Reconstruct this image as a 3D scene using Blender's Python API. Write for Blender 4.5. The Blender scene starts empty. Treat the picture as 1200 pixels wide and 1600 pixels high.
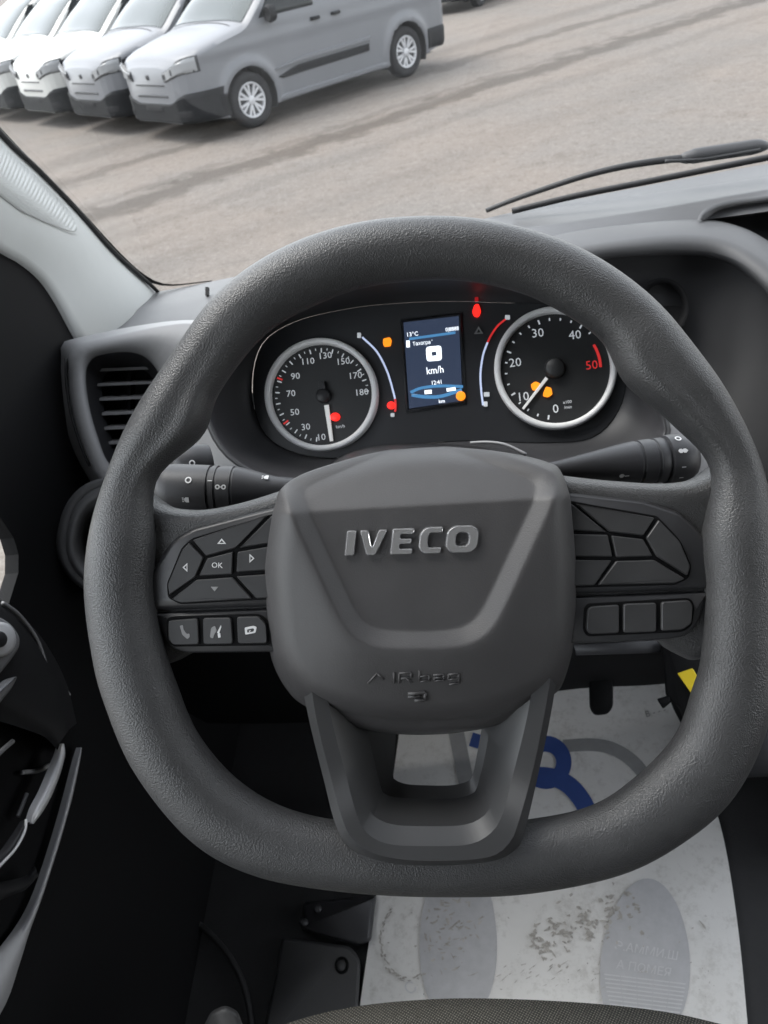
import bpy, bmesh, math, random
from mathutils import Vector, Matrix
random.seed(7)
V = Vector
sc = bpy.context.scene
rad = math.radians

# ------------------------------------------------------------------ camera
FPX, W0, H0 = 1180.0, 1200.0, 1600.0          # focal length in photo pixels, photo size
TH, RO = rad(37.77), rad(10.62)               # pitch down, roll
CAM = V((0, 0, 1.917))
F = V((0, math.cos(TH), -math.sin(TH)))
U0 = V((0, math.sin(TH), math.cos(TH)))
R = V((1, 0, 0)) * math.cos(RO) - U0 * math.sin(RO)
U = V((1, 0, 0)) * math.sin(RO) + U0 * math.cos(RO)
cd = bpy.data.cameras.new('camera')
cam = bpy.data.objects.new('camera', cd)
sc.collection.objects.link(cam)
cam.matrix_world = Matrix(((R.x, U.x, -F.x, CAM.x), (R.y, U.y, -F.y, CAM.y), (R.z, U.z, -F.z, CAM.z), (0, 0, 0, 1)))
cd.sensor_fit = 'VERTICAL'
cd.sensor_height = 36
cd.lens = FPX / H0 * 36
cd.clip_start = 0.02
cd.clip_end = 1000
cd.dof.use_dof = True
cd.dof.focus_distance = 0.47
cd.dof.aperture_fstop = 19
sc.camera = cam

# ------------------------------------------------------------------ world and sun (bright overcast)
SUN_EL, SUN_AZ = rad(60), rad(-62)            # azimuth measured from +Y towards +X
w = bpy.data.worlds.new('World')
sc.world = w
w.use_nodes = True
nt = w.node_tree
nt.nodes.clear()
sky = nt.nodes.new('ShaderNodeTexSky')
sky.sky_type = 'NISHITA'
sky.sun_disc = False
sky.sun_elevation = SUN_EL
sky.sun_rotation = SUN_AZ
sky.air_density = 1.0
sky.dust_density = 1.0
hs = nt.nodes.new('ShaderNodeHueSaturation')
hs.inputs['Saturation'].default_value = 0.22
bg = nt.nodes.new('ShaderNodeBackground')
bg.inputs['Strength'].default_value = 0.15
wo = nt.nodes.new('ShaderNodeOutputWorld')
nt.links.new(sky.outputs[0], hs.inputs['Color'])
nt.links.new(hs.outputs[0], bg.inputs['Color'])
nt.links.new(bg.outputs[0], wo.inputs['Surface'])
sd = bpy.data.lights.new('sun', 'SUN')
sd.energy = 0.7
sd.angle = rad(30)
sd.color = (1.0, 0.96, 0.91)
sun = bpy.data.objects.new('sun', sd)
sc.collection.objects.link(sun)
sun.rotation_euler = V((-math.sin(SUN_AZ) * math.cos(SUN_EL), -math.cos(SUN_AZ) * math.cos(SUN_EL), -math.sin(SUN_EL))).to_track_quat('-Z', 'Y').to_euler()
sc.view_settings.view_transform = 'Standard'
sc.view_settings.look = 'None'
sc.view_settings.gamma = 1
sc.view_settings.exposure = 2.6
sc.cycles.use_denoising = True
sc.cycles.max_bounces = 6
sc.cycles.glossy_bounces = 3
sc.cycles.diffuse_bounces = 4
sc.cycles.transparent_max_bounces = 12
sc.cycles.caustics_reflective = False
sc.cycles.caustics_refractive = False

# ------------------------------------------------------------------ geometry of the place
PSI = rad(7)                                  # our van is turned a little from the camera's heading
XV = V((math.cos(PSI), -math.sin(PSI), 0))
YV = V((math.sin(PSI), math.cos(PSI), 0))
ZV = V((0, 0, 1))

def ray(px, py):
    return F + R * ((px - 600) / FPX) - U * ((py - 800) / FPX)

def P(px, py, d):
    return CAM + ray(px, py) * d

def onplane(px, py, p0, n):
    r = ray(px, py)
    return CAM + r * ((p0 - CAM).dot(n) / r.dot(n))

def veh(x, y, z):
    return XV * x + YV * y + ZV * z

def onfloor(px, py, z):
    return onplane(px, py, V((0, 0, z)), ZV)

def ondoor(px, py, x):
    return onplane(px, py, XV * x, XV)

# ------------------------------------------------------------------ helpers
org = {}

def thing(name, label, cat, loc=(0, 0, 0), group=None):
    o = bpy.data.objects.new(name, None)
    sc.collection.objects.link(o)
    o.empty_display_size = 0.05
    o.location = loc
    org[o] = V(loc)
    o['label'] = label
    o['category'] = cat
    if group:
        o['group'] = group
    return o

def tag(o, label=None, cat=None, group=None, kind=None):
    for k, v in (('label', label), ('category', cat), ('group', group), ('kind', kind)):
        if v:
            o[k] = v
    return o

def mk(name, verts, faces, mat, parent=None, smooth=True, mats=None, sharp=None):
    verts = [V(v) for v in verts]
    if parent is None:
        c = V((0, 0, 0))
        for v in verts:
            c += v
        c /= max(1, len(verts))
        c.z = min(v.z for v in verts)
        off = c
    else:
        off = org[parent]
    me = bpy.data.meshes.new(name)
    me.from_pydata([v - off for v in verts], [], faces)
    me.materials.append(mat)
    if mats:
        for m in mats:
            me.materials.append(m)
    bm = bmesh.new()
    bm.from_mesh(me)
    bmesh.ops.remove_doubles(bm, verts=bm.verts, dist=1e-6)
    bmesh.ops.recalc_face_normals(bm, faces=bm.faces)
    bm.to_mesh(me)
    bm.free()
    if smooth:
        me.shade_smooth()
        if sharp is not None:
            me.set_sharp_from_angle(angle=rad(sharp))
    o = bpy.data.objects.new(name, me)
    sc.collection.objects.link(o)
    if parent is None:
        o.location = off
        org[o] = off
    else:
        o.parent = parent
        org[o] = off
    return o

def cat_rom(pts, n, closed=False):
    """evenly spaced samples on a Catmull-Rom curve through tuples of any length"""
    k = len(pts)
    dim = len(pts[0])
    dense = []
    segs = k if closed else k - 1
    m = 14
    for i in range(segs):
        p1, p2 = pts[i % k], pts[(i + 1) % k]
        p0 = pts[(i - 1) % k] if (closed or i > 0) else tuple(2 * a - b for a, b in zip(p1, p2))
        p3 = pts[(i + 2) % k] if (closed or i + 2 < k) else tuple(2 * b - a for a, b in zip(p1, p2))
        for j in range(m):
            t = j / m
            dense.append(tuple(0.5 * ((2 * p1[a]) + (-p0[a] + p2[a]) * t + (2 * p0[a] - 5 * p1[a] + 4 * p2[a] - p3[a]) * t * t + (-p0[a] + 3 * p1[a] - 3 * p2[a] + p3[a]) * t ** 3) for a in range(dim)))
    dense.append(tuple(pts[0] if closed else pts[-1]))
    L = [0]
    for a, b in zip(dense, dense[1:]):
        L.append(L[-1] + math.dist(a[:2] if dim > 1 else a, b[:2] if dim > 1 else b) + 1e-9)
    out = []
    j = 0
    cnt = n if closed else n - 1
    for i in range(n):
        s = L[-1] * i / cnt
        while j < len(L) - 2 and L[j + 1] < s:
            j += 1
        t = (s - L[j]) / (L[j + 1] - L[j])
        out.append(tuple(a + (b - a) * t for a, b in zip(dense[j], dense[j + 1])))
    return out

def loft(rows, cu=False, cv=False):
    """rows: list of equal-length point lists; cu closes along a row, cv closes the rows"""
    n, m = len(rows), len(rows[0])
    assert all(len(r) == m for r in rows)
    verts = [p for r in rows for p in r]
    faces = []
    for i in range(n if cv else n - 1):
        for j in range(m if cu else m - 1):
            a, b = i * m + j, i * m + (j + 1) % m
            c, d = ((i + 1) % n) * m + (j + 1) % m, ((i + 1) % n) * m + j
            faces.append((a, b, c, d))
    return verts, faces

def tube(pts, radii, seg=12, caps=True, closed=False):
    pts = [V(p) for p in pts]
    if not hasattr(radii, '__len__'):
        radii = [radii] * len(pts)
    n = len(pts)
    rows = []
    prev = None
    for i, p in enumerate(pts):
        t = (pts[(i + 1) % n] - pts[i - 1]) if (closed or 0 < i < n - 1) else (pts[1] - pts[0] if i == 0 else pts[-1] - pts[-2])
        t.normalize()
        a = prev if prev is not None else (V((0, 0, 1)) if abs(t.z) < .9 else V((1, 0, 0)))
        a = (a - t * a.dot(t)).normalized()
        prev = a
        b = t.cross(a)
        rows.append([p + (a * math.cos(2 * math.pi * k / seg) + b * math.sin(2 * math.pi * k / seg)) * radii[i] for k in range(seg)])
    v, f = loft(rows, cu=True, cv=closed)
    if caps and not closed:
        f.append(tuple(range(seg))[::-1])
        f.append(tuple((n - 1) * seg + k for k in range(seg)))
    return v, f

def join(*vf):
    vs, fs = [], []
    for v, f in vf:
        o = len(vs)
        vs += list(v)
        fs += [tuple(i + o for i in q) for q in f]
    return vs, fs

def box(c, ax, ay, az):
    """box from centre and three half-axis vectors"""
    v = [c + ax * i + ay * j + az * k for i in (-1, 1) for j in (-1, 1) for k in (-1, 1)]
    return v, [(0, 1, 3, 2), (4, 6, 7, 5), (0, 4, 5, 1), (2, 3, 7, 6), (0, 2, 6, 4), (1, 5, 7, 3)]

def vbox(x0, x1, y0, y1, z0, z1):
    return box(veh((x0 + x1) / 2, (y0 + y1) / 2, (z0 + z1) / 2), XV * ((x1 - x0) / 2), YV * ((y1 - y0) / 2), ZV * ((z1 - z0) / 2))

def round_poly(poly, r, n=5):
    out = []
    k = len(poly)
    for i in range(k):
        p0, p1, p2 = V(poly[i - 1][:2]), V(poly[i][:2]), V(poly[(i + 1) % k][:2])
        rr = poly[i][2] if len(poly[i]) > 2 else r
        a, b = (p0 - p1), (p2 - p1)
        rr = min(rr, a.length * .45, b.length * .45)
        if rr < .05:
            out.append(tuple(p1))
            continue
        a, b = p1 + a.normalized() * rr, p1 + b.normalized() * rr
        for j in range(n + 1):
            t = j / n
            q = a * (1 - t) ** 2 + p1 * 2 * t * (1 - t) + b * t * t
            out.append((q.x, q.y))
    return out

def inset(poly, d):
    k = len(poly)
    area = sum(poly[i - 1][0] * poly[i][1] - poly[i][0] * poly[i - 1][1] for i in range(k))
    s = 1 if area > 0 else -1
    out = []
    for i in range(k):
        p0, p1, p2 = V(poly[i - 1]), V(poly[i]), V(poly[(i + 1) % k])
        e0, e1 = (p1 - p0), (p2 - p1)
        if e0.length < 1e-6 or e1.length < 1e-6:
            out.append(tuple(p1))
            continue
        e0.normalize()
        e1.normalize()
        n0, n1 = V((-e0.y, e0.x)) * s, V((-e1.y, e1.x)) * s
        m = n0 + n1
        den = max(.35, 1 + n0.dot(n1))
        q = p1 + m * (d / den)
        out.append((q.x, q.y))
    return out

def prism(poly, M, h0, h1, bev=1.0, bevh=None, hole=None):
    """raised plate: poly in photo pixels mapped by M(px, py, h); bev = pixel width of the edge chamfer"""
    bevh = bevh if bevh is not None else (h1 - h0) * .5
    loops = [[M(x, y, h0) for x, y in poly], [M(x, y, h1 - bevh) for x, y in poly],
             [M(x, y, h1 - bevh * .3) for x, y in inset(poly, bev * .35)], [M(x, y, h1) for x, y in inset(poly, bev)]]
    v, f = loft(loops, cu=True)
    k = len(poly)
    if hole is None:
        f.append(tuple(3 * k + i for i in range(k)))
    else:
        hl = [[M(x, y, h1) for x, y in inset(hole, -bev)], [M(x, y, h1 - bevh) for x, y in hole], [M(x, y, h0) for x, y in hole]]
        v2, f2 = loft([loops[3]] + hl, cu=True)
        return join((v, f), (v2, f2))
    return v, f

_txt = {}

def text2d(s):
    """flat outline mesh of a string in font units, centred"""
    if s in _txt:
        return _txt[s]
    cu = bpy.data.curves.new('t', 'FONT')
    cu.body = s
    cu.resolution_u = 2
    cu.align_x = 'CENTER'
    cu.align_y = 'CENTER'
    o = bpy.data.objects.new('t', cu)
    sc.collection.objects.link(o)
    dg = bpy.context.evaluated_depsgraph_get()
    me = bpy.data.meshes.new_from_object(o.evaluated_get(dg))
    vs = [(v.co.x, v.co.y) for v in me.vertices]
    fs = [tuple(p.vertices) for p in me.polygons]
    bpy.data.objects.remove(o)
    bpy.data.curves.remove(cu)
    bpy.data.meshes.remove(me)
    _txt[s] = (vs, fs)
    return vs, fs

def text_on(name, s, M, px, py, size, mat, parent, h=.0006, rot=0.0, wide=1.0):
    vs, fs = text2d(s)
    c, sn = math.cos(rot), math.sin(rot)
    pts = []
    for x, y in vs:
        x, y = x * size * wide, -y * size
        pts.append(M(px + x * c - y * sn, py + x * sn + y * c, h))
    return mk(name, pts, fs, mat, parent, smooth=False)

# ------------------------------------------------------------------ materials
def mat(name, col, rough=.5, metal=0., spec=.5, bump=None, bscale=500., bdist=.0003, var=0., vscale=6., emit=None, estr=0., coat=0., kind='noise'):
    m = bpy.data.materials.new(name)
    m.use_nodes = True
    t = m.node_tree
    b = t.nodes['Principled BSDF']
    b.inputs['Base Color'].default_value = (*col, 1)
    b.inputs['Roughness'].default_value = rough
    b.inputs['Metallic'].default_value = metal
    b.inputs['Specular IOR Level'].default_value = spec
    b.inputs['Coat Weight'].default_value = coat
    if emit:
        b.inputs['Emission Color'].default_value = (*emit, 1)
        b.inputs['Emission Strength'].default_value = estr
    tc = t.nodes.new('ShaderNodeTexCoord')
    if bump:
        if kind == 'vor':
            n = t.nodes.new('ShaderNodeTexVoronoi')
            n.feature = 'F1'
            n.inputs['Scale'].default_value = bscale
            nz = t.nodes.new('ShaderNodeTexNoise')
            nz.inputs['Scale'].default_value = bscale * .45
            nz.inputs['Detail'].default_value = 3
            mx = t.nodes.new('ShaderNodeMixRGB')
            mx.blend_type = 'ADD'
            mx.inputs[0].default_value = .2
            nw = t.nodes.new('ShaderNodeMixRGB')
            nw.blend_type = 'LINEAR_LIGHT'
            nw.inputs[0].default_value = .0006
            t.links.new(tc.outputs['Object'], nz.inputs['Vector'])
            t.links.new(tc.outputs['Object'], nw.inputs[1])
            t.links.new(nz.outputs['Color'], nw.inputs[2])
            t.links.new(nw.outputs[0], n.inputs['Vector'])
            src = n.outputs['Distance']
        else:
            n = t.nodes.new('ShaderNodeTexNoise')
            n.inputs['Scale'].default_value = bscale
            n.inputs['Detail'].default_value = 3
            t.links.new(tc.outputs['Object'], n.inputs['Vector'])
            src = n.outputs['Fac']
        bp = t.nodes.new('ShaderNodeBump')
        bp.inputs['Strength'].default_value = bump
        bp.inputs['Distance'].default_value = bdist
        t.links.new(src, bp.inputs['Height'])
        t.links.new(bp.outputs[0], b.inputs['Normal'])
    if var:
        n = t.nodes.new('ShaderNodeTexNoise')
        n.inputs['Scale'].default_value = vscale
        n.inputs['Detail'].default_value = 6
        n.inputs['Roughness'].default_value = .65
        t.links.new(tc.outputs['Object'], n.inputs['Vector'])
        r = t.nodes.new('ShaderNodeMapRange')
        r.inputs['From Min'].default_value = .3
        r.inputs['From Max'].default_value = .7
        r.inputs['To Min'].default_value = 1 - var
        r.inputs['To Max'].default_value = 1 + var
        t.links.new(n.outputs['Fac'], r.inputs['Value'])
        x = t.nodes.new('ShaderNodeMixRGB')
        x.blend_type = 'MULTIPLY'
        x.inputs[0].default_value = 1
        x.inputs[1].default_value = (*col, 1)
        t.links.new(r.outputs[0], x.inputs[2])
        t.links.new(x.outputs[0], b.inputs['Base Color'])
        r2 = t.nodes.new('ShaderNodeMapRange')
        r2.inputs['To Min'].default_value = rough - .08
        r2.inputs['To Max'].default_value = min(1, rough + .08)
        t.links.new(n.outputs['Fac'], r2.inputs['Value'])
        t.links.new(r2.outputs[0], b.inputs['Roughness'])
    return m

M_RIM = mat('wheel_rim_grain', (.042, .042, .043), .40, bump=.8, bscale=1050, bdist=.00036, kind='vor', var=.14, vscale=24)
M_PAD = mat('airbag_plastic', (.044, .0422, .043), .52, bump=.7, bscale=1100, bdist=.00022, var=.08, vscale=40)
M_SPOKE = mat('spoke_plastic', (.034, .034, .035), .45, bump=.3, bscale=1500, bdist=.0001)
M_TRIM = mat('switch_trim', (.028, .028, .030), .36, bump=.2, bscale=1800, bdist=.0001)
M_BTN = mat('button_plastic', (.030, .030, .031), .48, bump=.3, bscale=1800, bdist=.0001, var=.1, vscale=60)
M_ICON = mat('icon_print', (.62, .62, .62), .6)
M_ICON_DIM = mat('icon_print_dim', (.22, .22, .22), .6)
M_CHROME = mat('chrome', (.84, .84, .85), .20, metal=.84)
M_DASH_LIT = mat('dash_plastic_lit', (.26, .26, .265), .55, bump=.5, bscale=1100, bdist=.0002, var=.06, vscale=14)  # dash plastic lightened to carry the left window's light in its colour
M_BROW = mat('brow_plastic', (.052, .052, .054), .55, bump=.5, bscale=1100, bdist=.0002, var=.06, vscale=14)
M_DASHTOP = mat('dash_top_plastic', (.060, .060, .062), .50, bump=.5, bscale=1100, bdist=.0002, var=.05, vscale=10)
M_DARK = mat('dark_plastic', (.018, .018, .020), .50, bump=.3, bscale=1200, bdist=.0002)
M_STACK = mat('stack_plastic', (.012, .012, .013), .6, spec=.3, bump=.3, bscale=900, bdist=.0002)
M_BLACK = mat('black_plastic', (.005, .005, .0055), .75, spec=.12, bump=.3, bscale=900, bdist=.0002)
M_GLOSS = mat('gloss_black', (.010, .010, .011), .12)
M_HOOD = mat('cluster_hood_plastic', (.030, .030, .033), .5, bump=.3, bscale=1200, bdist=.0002)
M_FACE = mat('cluster_face', (.026, .027, .030), .35)
M_DIAL = mat('dial_face', (.020, .021, .022), .45)
M_RING = mat('dial_ring', (.78, .78, .78), .4)
M_PRINT = mat('dial_print', (.55, .55, .55), .5, emit=(.85, .92, 1), estr=.05)
M_REDPRINT = mat('dial_print_red', (.6, .03, .03), .5, emit=(1, .05, .05), estr=.06)
M_NEEDLE = mat('needle_white', (.70, .70, .68), .4, emit=(1, 1, 1), estr=.04)
M_RED = mat('lamp_red', (.5, .01, .01), .4, emit=(1, .018, .012), estr=.30)
M_REDSTREAK = mat('red_streak_glow', (.2, .01, .01), .4, emit=(1, .02, .03), estr=.04)
M_AMBER = mat('lamp_amber', (.5, .2, .01), .4, emit=(1, .27, .012), estr=.20)
M_SCREEN = mat('screen_glass', (.008, .010, .016), .25, emit=(.14, .20, .36), estr=.04)
M_SCRBLUE = mat('screen_blue', (.02, .08, .16), .3, emit=(.10, .32, .62), estr=.12)
M_SCRWHITE = mat('screen_white', (.6, .6, .6), .4, emit=(.85, .92, 1), estr=.28)
M_PILLAR = mat('pillar_trim', (.44, .45, .44), .6, bump=.3, bscale=900, bdist=.0002, var=.04, vscale=12)
M_RUBBER = mat('rubber', (.013, .013, .014), .6)
M_LINER = mat('headliner', (.16, .16, .155), .9)
M_CARPET = mat('floor_rubber', (.016, .016, .017), .75, bump=.6, bscale=300, bdist=.0008, var=.3, vscale=20)
M_SILVER = mat('silver_trim', (.62, .62, .63), .34, metal=.15)
M_GREYTRIM = mat('grey_trim', (.19, .19, .195), .42)
M_EDGE = mat('door_edge_trim', (.40, .40, .41), .45)
M_YELLOW = mat('yellow_label', (.75, .55, .02), .5)
M_FOOT = mat('grey_panel', (.042, .042, .043), .55, bump=.4, bscale=700, bdist=.0002, var=.12, vscale=20)

def glass_mat(name, tint=(.79, .805, .80), rough=.0, dirt=.02):
    m = bpy.data.materials.new(name)
    m.use_nodes = True
    t = m.node_tree
    t.nodes.clear()
    o = t.nodes.new('ShaderNodeOutputMaterial')
    tr = t.nodes.new('ShaderNodeBsdfTransparent')
    tr.inputs[0].default_value = (*tint, 1)
    gl = t.nodes.new('ShaderNodeBsdfGlossy')
    gl.inputs['Roughness'].default_value = rough
    lw = t.nodes.new('ShaderNodeLayerWeight')
    pw = t.nodes.new('ShaderNodeMath')
    pw.operation = 'POWER'
    pw.inputs[1].default_value = 5
    fr = t.nodes.new('ShaderNodeMath')
    fr.operation = 'MULTIPLY_ADD'
    fr.inputs[1].default_value = .8
    fr.inputs[2].default_value = .032
    t.links.new(lw.outputs['Facing'], pw.inputs[0])
    t.links.new(pw.outputs[0], fr.inputs[0])
    mx = t.nodes.new('ShaderNodeMixShader')
    t.links.new(fr.outputs[0], mx.inputs[0])
    t.links.new(tr.outputs[0], mx.inputs[1])
    t.links.new(gl.outputs[0], mx.inputs[2])
    df = t.nodes.new('ShaderNodeBsdfDiffuse')
    df.inputs[0].default_value = (.75, .74, .72, 1)
    tc = t.nodes.new('ShaderNodeTexCoord')
    n = t.nodes.new('ShaderNodeTexNoise')
    n.inputs['Scale'].default_value = 60
    n.inputs['Detail'].default_value = 8
    n.inputs['Roughness'].default_value = .7
    r = t.nodes.new('ShaderNodeMapRange')
    r.inputs['From Min'].default_value = .45
    r.inputs['From Max'].default_value = .8
    r.inputs['To Min'].default_value = dirt * .5
    r.inputs['To Max'].default_value = dirt * 4
    mx2 = t.nodes.new('ShaderNodeMixShader')
    t.links.new(tc.outputs['Object'], n.inputs['Vector'])
    t.links.new(n.outputs['Fac'], r.inputs['Value'])
    t.links.new(r.outputs[0], mx2.inputs[0])
    t.links.new(mx.outputs[0], mx2.inputs[1])
    t.links.new(df.outputs[0], mx2.inputs[2])
    t.links.new(mx2.outputs[0], o.inputs['Surface'])
    return m

M_GLASS = glass_mat('windscreen_glass', dirt=.008)
M_SIDEGLASS = glass_mat('side_glass', (.93, .95, .94), dirt=.005)

# ------------------------------------------------------------------ ground
def ground_material():
    m = bpy.data.materials.new('gravel_yard')
    m.use_nodes = True
    t = m.node_tree
    b = t.nodes['Principled BSDF']
    b.inputs['Roughness'].default_value = .9
    b.inputs['Specular IOR Level'].default_value = .2
    tc = t.nodes.new('ShaderNodeTexCoord')

    def noise(scale, detail=6, rough=.6, vec=None):
        n = t.nodes.new('ShaderNodeTexNoise')
        n.inputs['Scale'].default_value = scale
        n.inputs['Detail'].default_value = detail
        n.inputs['Roughness'].default_value = rough
        t.links.new(vec or tc.outputs['Object'], n.inputs['Vector'])
        return n.outputs['Fac']

    def math_(op, a, bb=None):
        n = t.nodes.new('ShaderNodeMath')
        n.operation = op
        for i, x in enumerate((a, bb)):
            if x is None:
                continue
            if isinstance(x, (int, float)):
                n.inputs[i].default_value = x
            else:
                t.links.new(x, n.inputs[i])
        return n.outputs[0]

    def ramp(x, a, bb, c=0., d=1.):
        r = t.nodes.new('ShaderNodeMapRange')
        r.interpolation_type = 'SMOOTHSTEP'
        for i, v in (('From Min', a), ('From Max', bb), ('To Min', c), ('To Max', d)):
            r.inputs[i].default_value = v
        t.links.new(x, r.inputs['Value'])
        return r.outputs[0]

    def mixc(fac, a, bb, mode='MIX'):
        n = t.nodes.new('ShaderNodeMixRGB')
        n.blend_type = mode
        if isinstance(fac, float):
            n.inputs[0].default_value = fac
        else:
            t.links.new(fac, n.inputs[0])
        for i, x in ((1, a), (2, bb)):
            if isinstance(x, tuple):
                n.inputs[i].default_value = (*x, 1)
            else:
                t.links.new(x, n.inputs[i])
        return n.outputs[0]
    big = noise(.45, 5)
    mid = noise(2.6, 6, .65)
    fine = noise(34, 4, .7)
    grav = noise(11, 5, .7)
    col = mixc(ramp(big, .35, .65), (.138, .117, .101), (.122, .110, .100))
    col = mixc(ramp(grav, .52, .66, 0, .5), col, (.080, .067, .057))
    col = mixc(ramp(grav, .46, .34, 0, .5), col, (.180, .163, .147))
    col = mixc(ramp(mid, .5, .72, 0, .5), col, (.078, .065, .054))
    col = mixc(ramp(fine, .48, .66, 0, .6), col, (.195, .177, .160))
    # streaks along the direction of traffic
    mp = t.nodes.new('ShaderNodeMapping')
    mp.inputs['Rotation'].default_value = (0, 0, rad(-31.3))
    t.links.new(tc.outputs['Object'], mp.inputs['Vector'])
    sx = t.nodes.new('ShaderNodeSeparateXYZ')
    t.links.new(mp.outputs[0], sx.inputs[0])
    st = t.nodes.new('ShaderNodeMapping')
    st.inputs['Scale'].default_value = (.12, 1.3, 1)
    t.links.new(mp.outputs[0], st.inputs['Vector'])
    streak = noise(1.6, 5, .6, st.outputs[0])
    col = mixc(ramp(streak, .52, .75, 0, .28), col, (.072, .060, .049))
    wob = math_('MULTIPLY', math_('SUBTRACT', noise(.35, 4), .5), .9)
    ya = math_('ADD', sx.outputs['Y'], wob)
    for c, wd, k in ((8.15, .30, .62), (8.55, .12, .3), (10.05, .26, .50), (7.2, .18, .18), (11.3, .4, .25), (6.0, .3, .12)):
        dd = math_('ABSOLUTE', math_('SUBTRACT', ya, c))
        dd = math_('ADD', dd, math_('MULTIPLY', math_('SUBTRACT', mid, .5), .9))
        msk = ramp(dd, wd * .35, wd * 1.25, k, 0.)
        col = mixc(msk, col, (.036, .029, .023))
    t.links.new(col, b.inputs['Base Color'])
    bp = t.nodes.new('ShaderNodeBump')
    bp.inputs['Strength'].default_value = .6
    bp.inputs['Distance'].default_value = .012
    t.links.new(math_('ADD', fine, mid), bp.inputs['Height'])
    t.links.new(bp.outputs[0], b.inputs['Normal'])
    return m

g = 250
me = bpy.data.meshes.new('ground')
me.from_pydata([(-g, -g, 0), (g, -g, 0), (g, g, 0), (-g, g, 0)], [], [(0, 1, 2, 3)])
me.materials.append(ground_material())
ground = bpy.data.objects.new('ground', me)
sc.collection.objects.link(ground)
ground['kind'] = 'structure'

# ------------------------------------------------------------------ cab shell (setting)
FZ = .82
def struct(name, vf, m, **k):
    return tag(mk(name, vf[0], vf[1], m, None, smooth=False, **k), kind='structure')
struct('floor', vbox(-.50, 1.60, -.95, .95, FZ - .04, FZ), M_CARPET)
struct('roof', vbox(-.52, 1.62, -.95, .40, 2.30, 2.36), M_LINER)
struct('rear_wall', vbox(-.52, 1.62, -1.0, -.95, FZ - .04, 2.36), M_LINER)
struct('bulkhead', vbox(-.47, 1.60, .93, .98, FZ - .04, 1.40), M_BLACK)

def frame_wall(x0, x1, outer, hole):
    """door-like wall with an opening: outer and hole are (y, z) loops of equal length"""
    loops = []
    for x, lp in ((x0, hole), (x0, outer), (x1, outer), (x1, hole)):
        loops.append([veh(x, y, z) for y, z in lp])
    return loft(loops, cu=True, cv=True)

# unseen passenger side wall; its opening is enlarged low down to light the footwell
outer = [(-.95, FZ), (-.95, 2.30), (.42, 2.30), (1.05, 1.60), (.95, FZ), (0, FZ)]
hole = [(-.55, 1.35), (-.50, 2.14), (.22, 2.14), (.72, 1.62), (.93, .88), (.45, .88)]
struct('wall_right', frame_wall(1.56, 1.62, outer, hole), M_BLACK)

# ------------------------------------------------------------------ windscreen
SL = rad(45)
WN = YV * math.sin(SL) + ZV * math.cos(SL)
WP0 = P(240, 452, 1.2)
def onglass(px, py, off=0.):
    return onplane(px, py, WP0 + WN * off, WN)
def glass_pt(x, z):
    """point of the windscreen by vehicle x and height"""
    p = veh(x, 0, z)
    # solve y on plane
    y = (WP0 - p).dot(WN) / YV.dot(WN)
    bow = .05 * (1 - ((x - .56) / 1.02) ** 2)
    return p + YV * (y + bow - .0) 
rows = []
for i in range(13):
    z = 1.36 + (2.32 - 1.36) * i / 12
    rows.append([glass_pt(-.455 + 2.03 * j / 24, z) for j in range(25)])
v, f = loft(rows)
tag(mk('windscreen', v, f, M_GLASS), 'large clear windscreen above the dashboard with the yard behind it', 'windscreen')

# ------------------------------------------------------------------ windscreen pillar (left)
pil = thing('pillar_trim', 'light grey windscreen pillar trim with a ribbed insert left of the wheel', 'pillar', P(110, 515, .9))
up = [(-330, -150), (-160, 30), (0, 210), (60, 268), (120, 330), (180, 398), (246, 458), (268, 484)]
lo = [(-420, 170), (-200, 270), (0, 390), (35, 410), (66, 436), (90, 470), (118, 522), (140, 560)]
up_s, lo_s = cat_rom(up, 60), cat_rom(lo, 60)
def pillar_pt(i, c, off=0.):
    a = onglass(*up_s[i]) 
    b = ondoor(lo_s[i][0], lo_s[i][1], -.425)
    q = a.lerp(b, c)
    bul = math.sin(math.pi * min(1, max(0, c))) * .022
    n = (XV * .75 - YV * .55 + ZV * .2).normalized()
    return q + n * (bul + off)
rows = [[pillar_pt(i, c / 14) for i in range(60)] for c in range(15)]
edge = [pillar_pt(i, 1) - XV * .05 for i in range(60)]
v, f = loft(rows + [edge])
mk('trim_panel', v, f, M_PILLAR, pil)
# ribbed insert: fine raised ribs across the trim
rows = []
NI, NC = 420, 34
def pil_f(s, c, off):
    x = s * 59
    i = min(58, int(x))
    t = x - i
    return pillar_pt(i, c, off).lerp(pillar_pt(i + 1, c, off), t)
for k in range(NC + 1):
    c01 = k / NC
    row = []
    for i in range(NI + 1):
        s = i / NI
        end = .775 - .085 * (2 * abs(c01 - .42)) ** 2.2
        ss = .33 + (end - .33) * s
        rib = abs(math.sin(ss * 376)) ** .7 * .0016 if .02 < c01 < .98 and s < .985 else -.0005
        if c01 > .55:
            rib *= .5 + .5 * abs(math.sin(c01 * 60))
        row.append(pil_f(ss, .10 + .52 * c01, rib + .0012))
    rows.append(row)
v, f = loft(rows)
mk('ribbed_insert', v, f, M_PILLAR, pil)
# black seal between the trim and the glass
v, f = tube([onglass(x, y - 3, -.004) for x, y in up_s], .0030, 8)
mk('glass_seal', v, f, M_RUBBER, pil)
# the black band printed on the glass edge, curving into the lower corner
bl = cat_rom([(-330, -150), (-160, 30), (0, 206), (100, 306), (180, 396), (225, 436), (262, 447), (330, 440)], 60)
b2 = cat_rom([(-324, -154), (-154, 26), (5, 204), (104, 304), (186, 393), (229, 431), (265, 444), (332, 438)], 60)
v, f = loft([[onglass(x, y, .002) for x, y in bl], [onglass(x, y, .002) for x, y in b2]])
mk('edge_band', v, f, M_RUBBER, pil)

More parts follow.
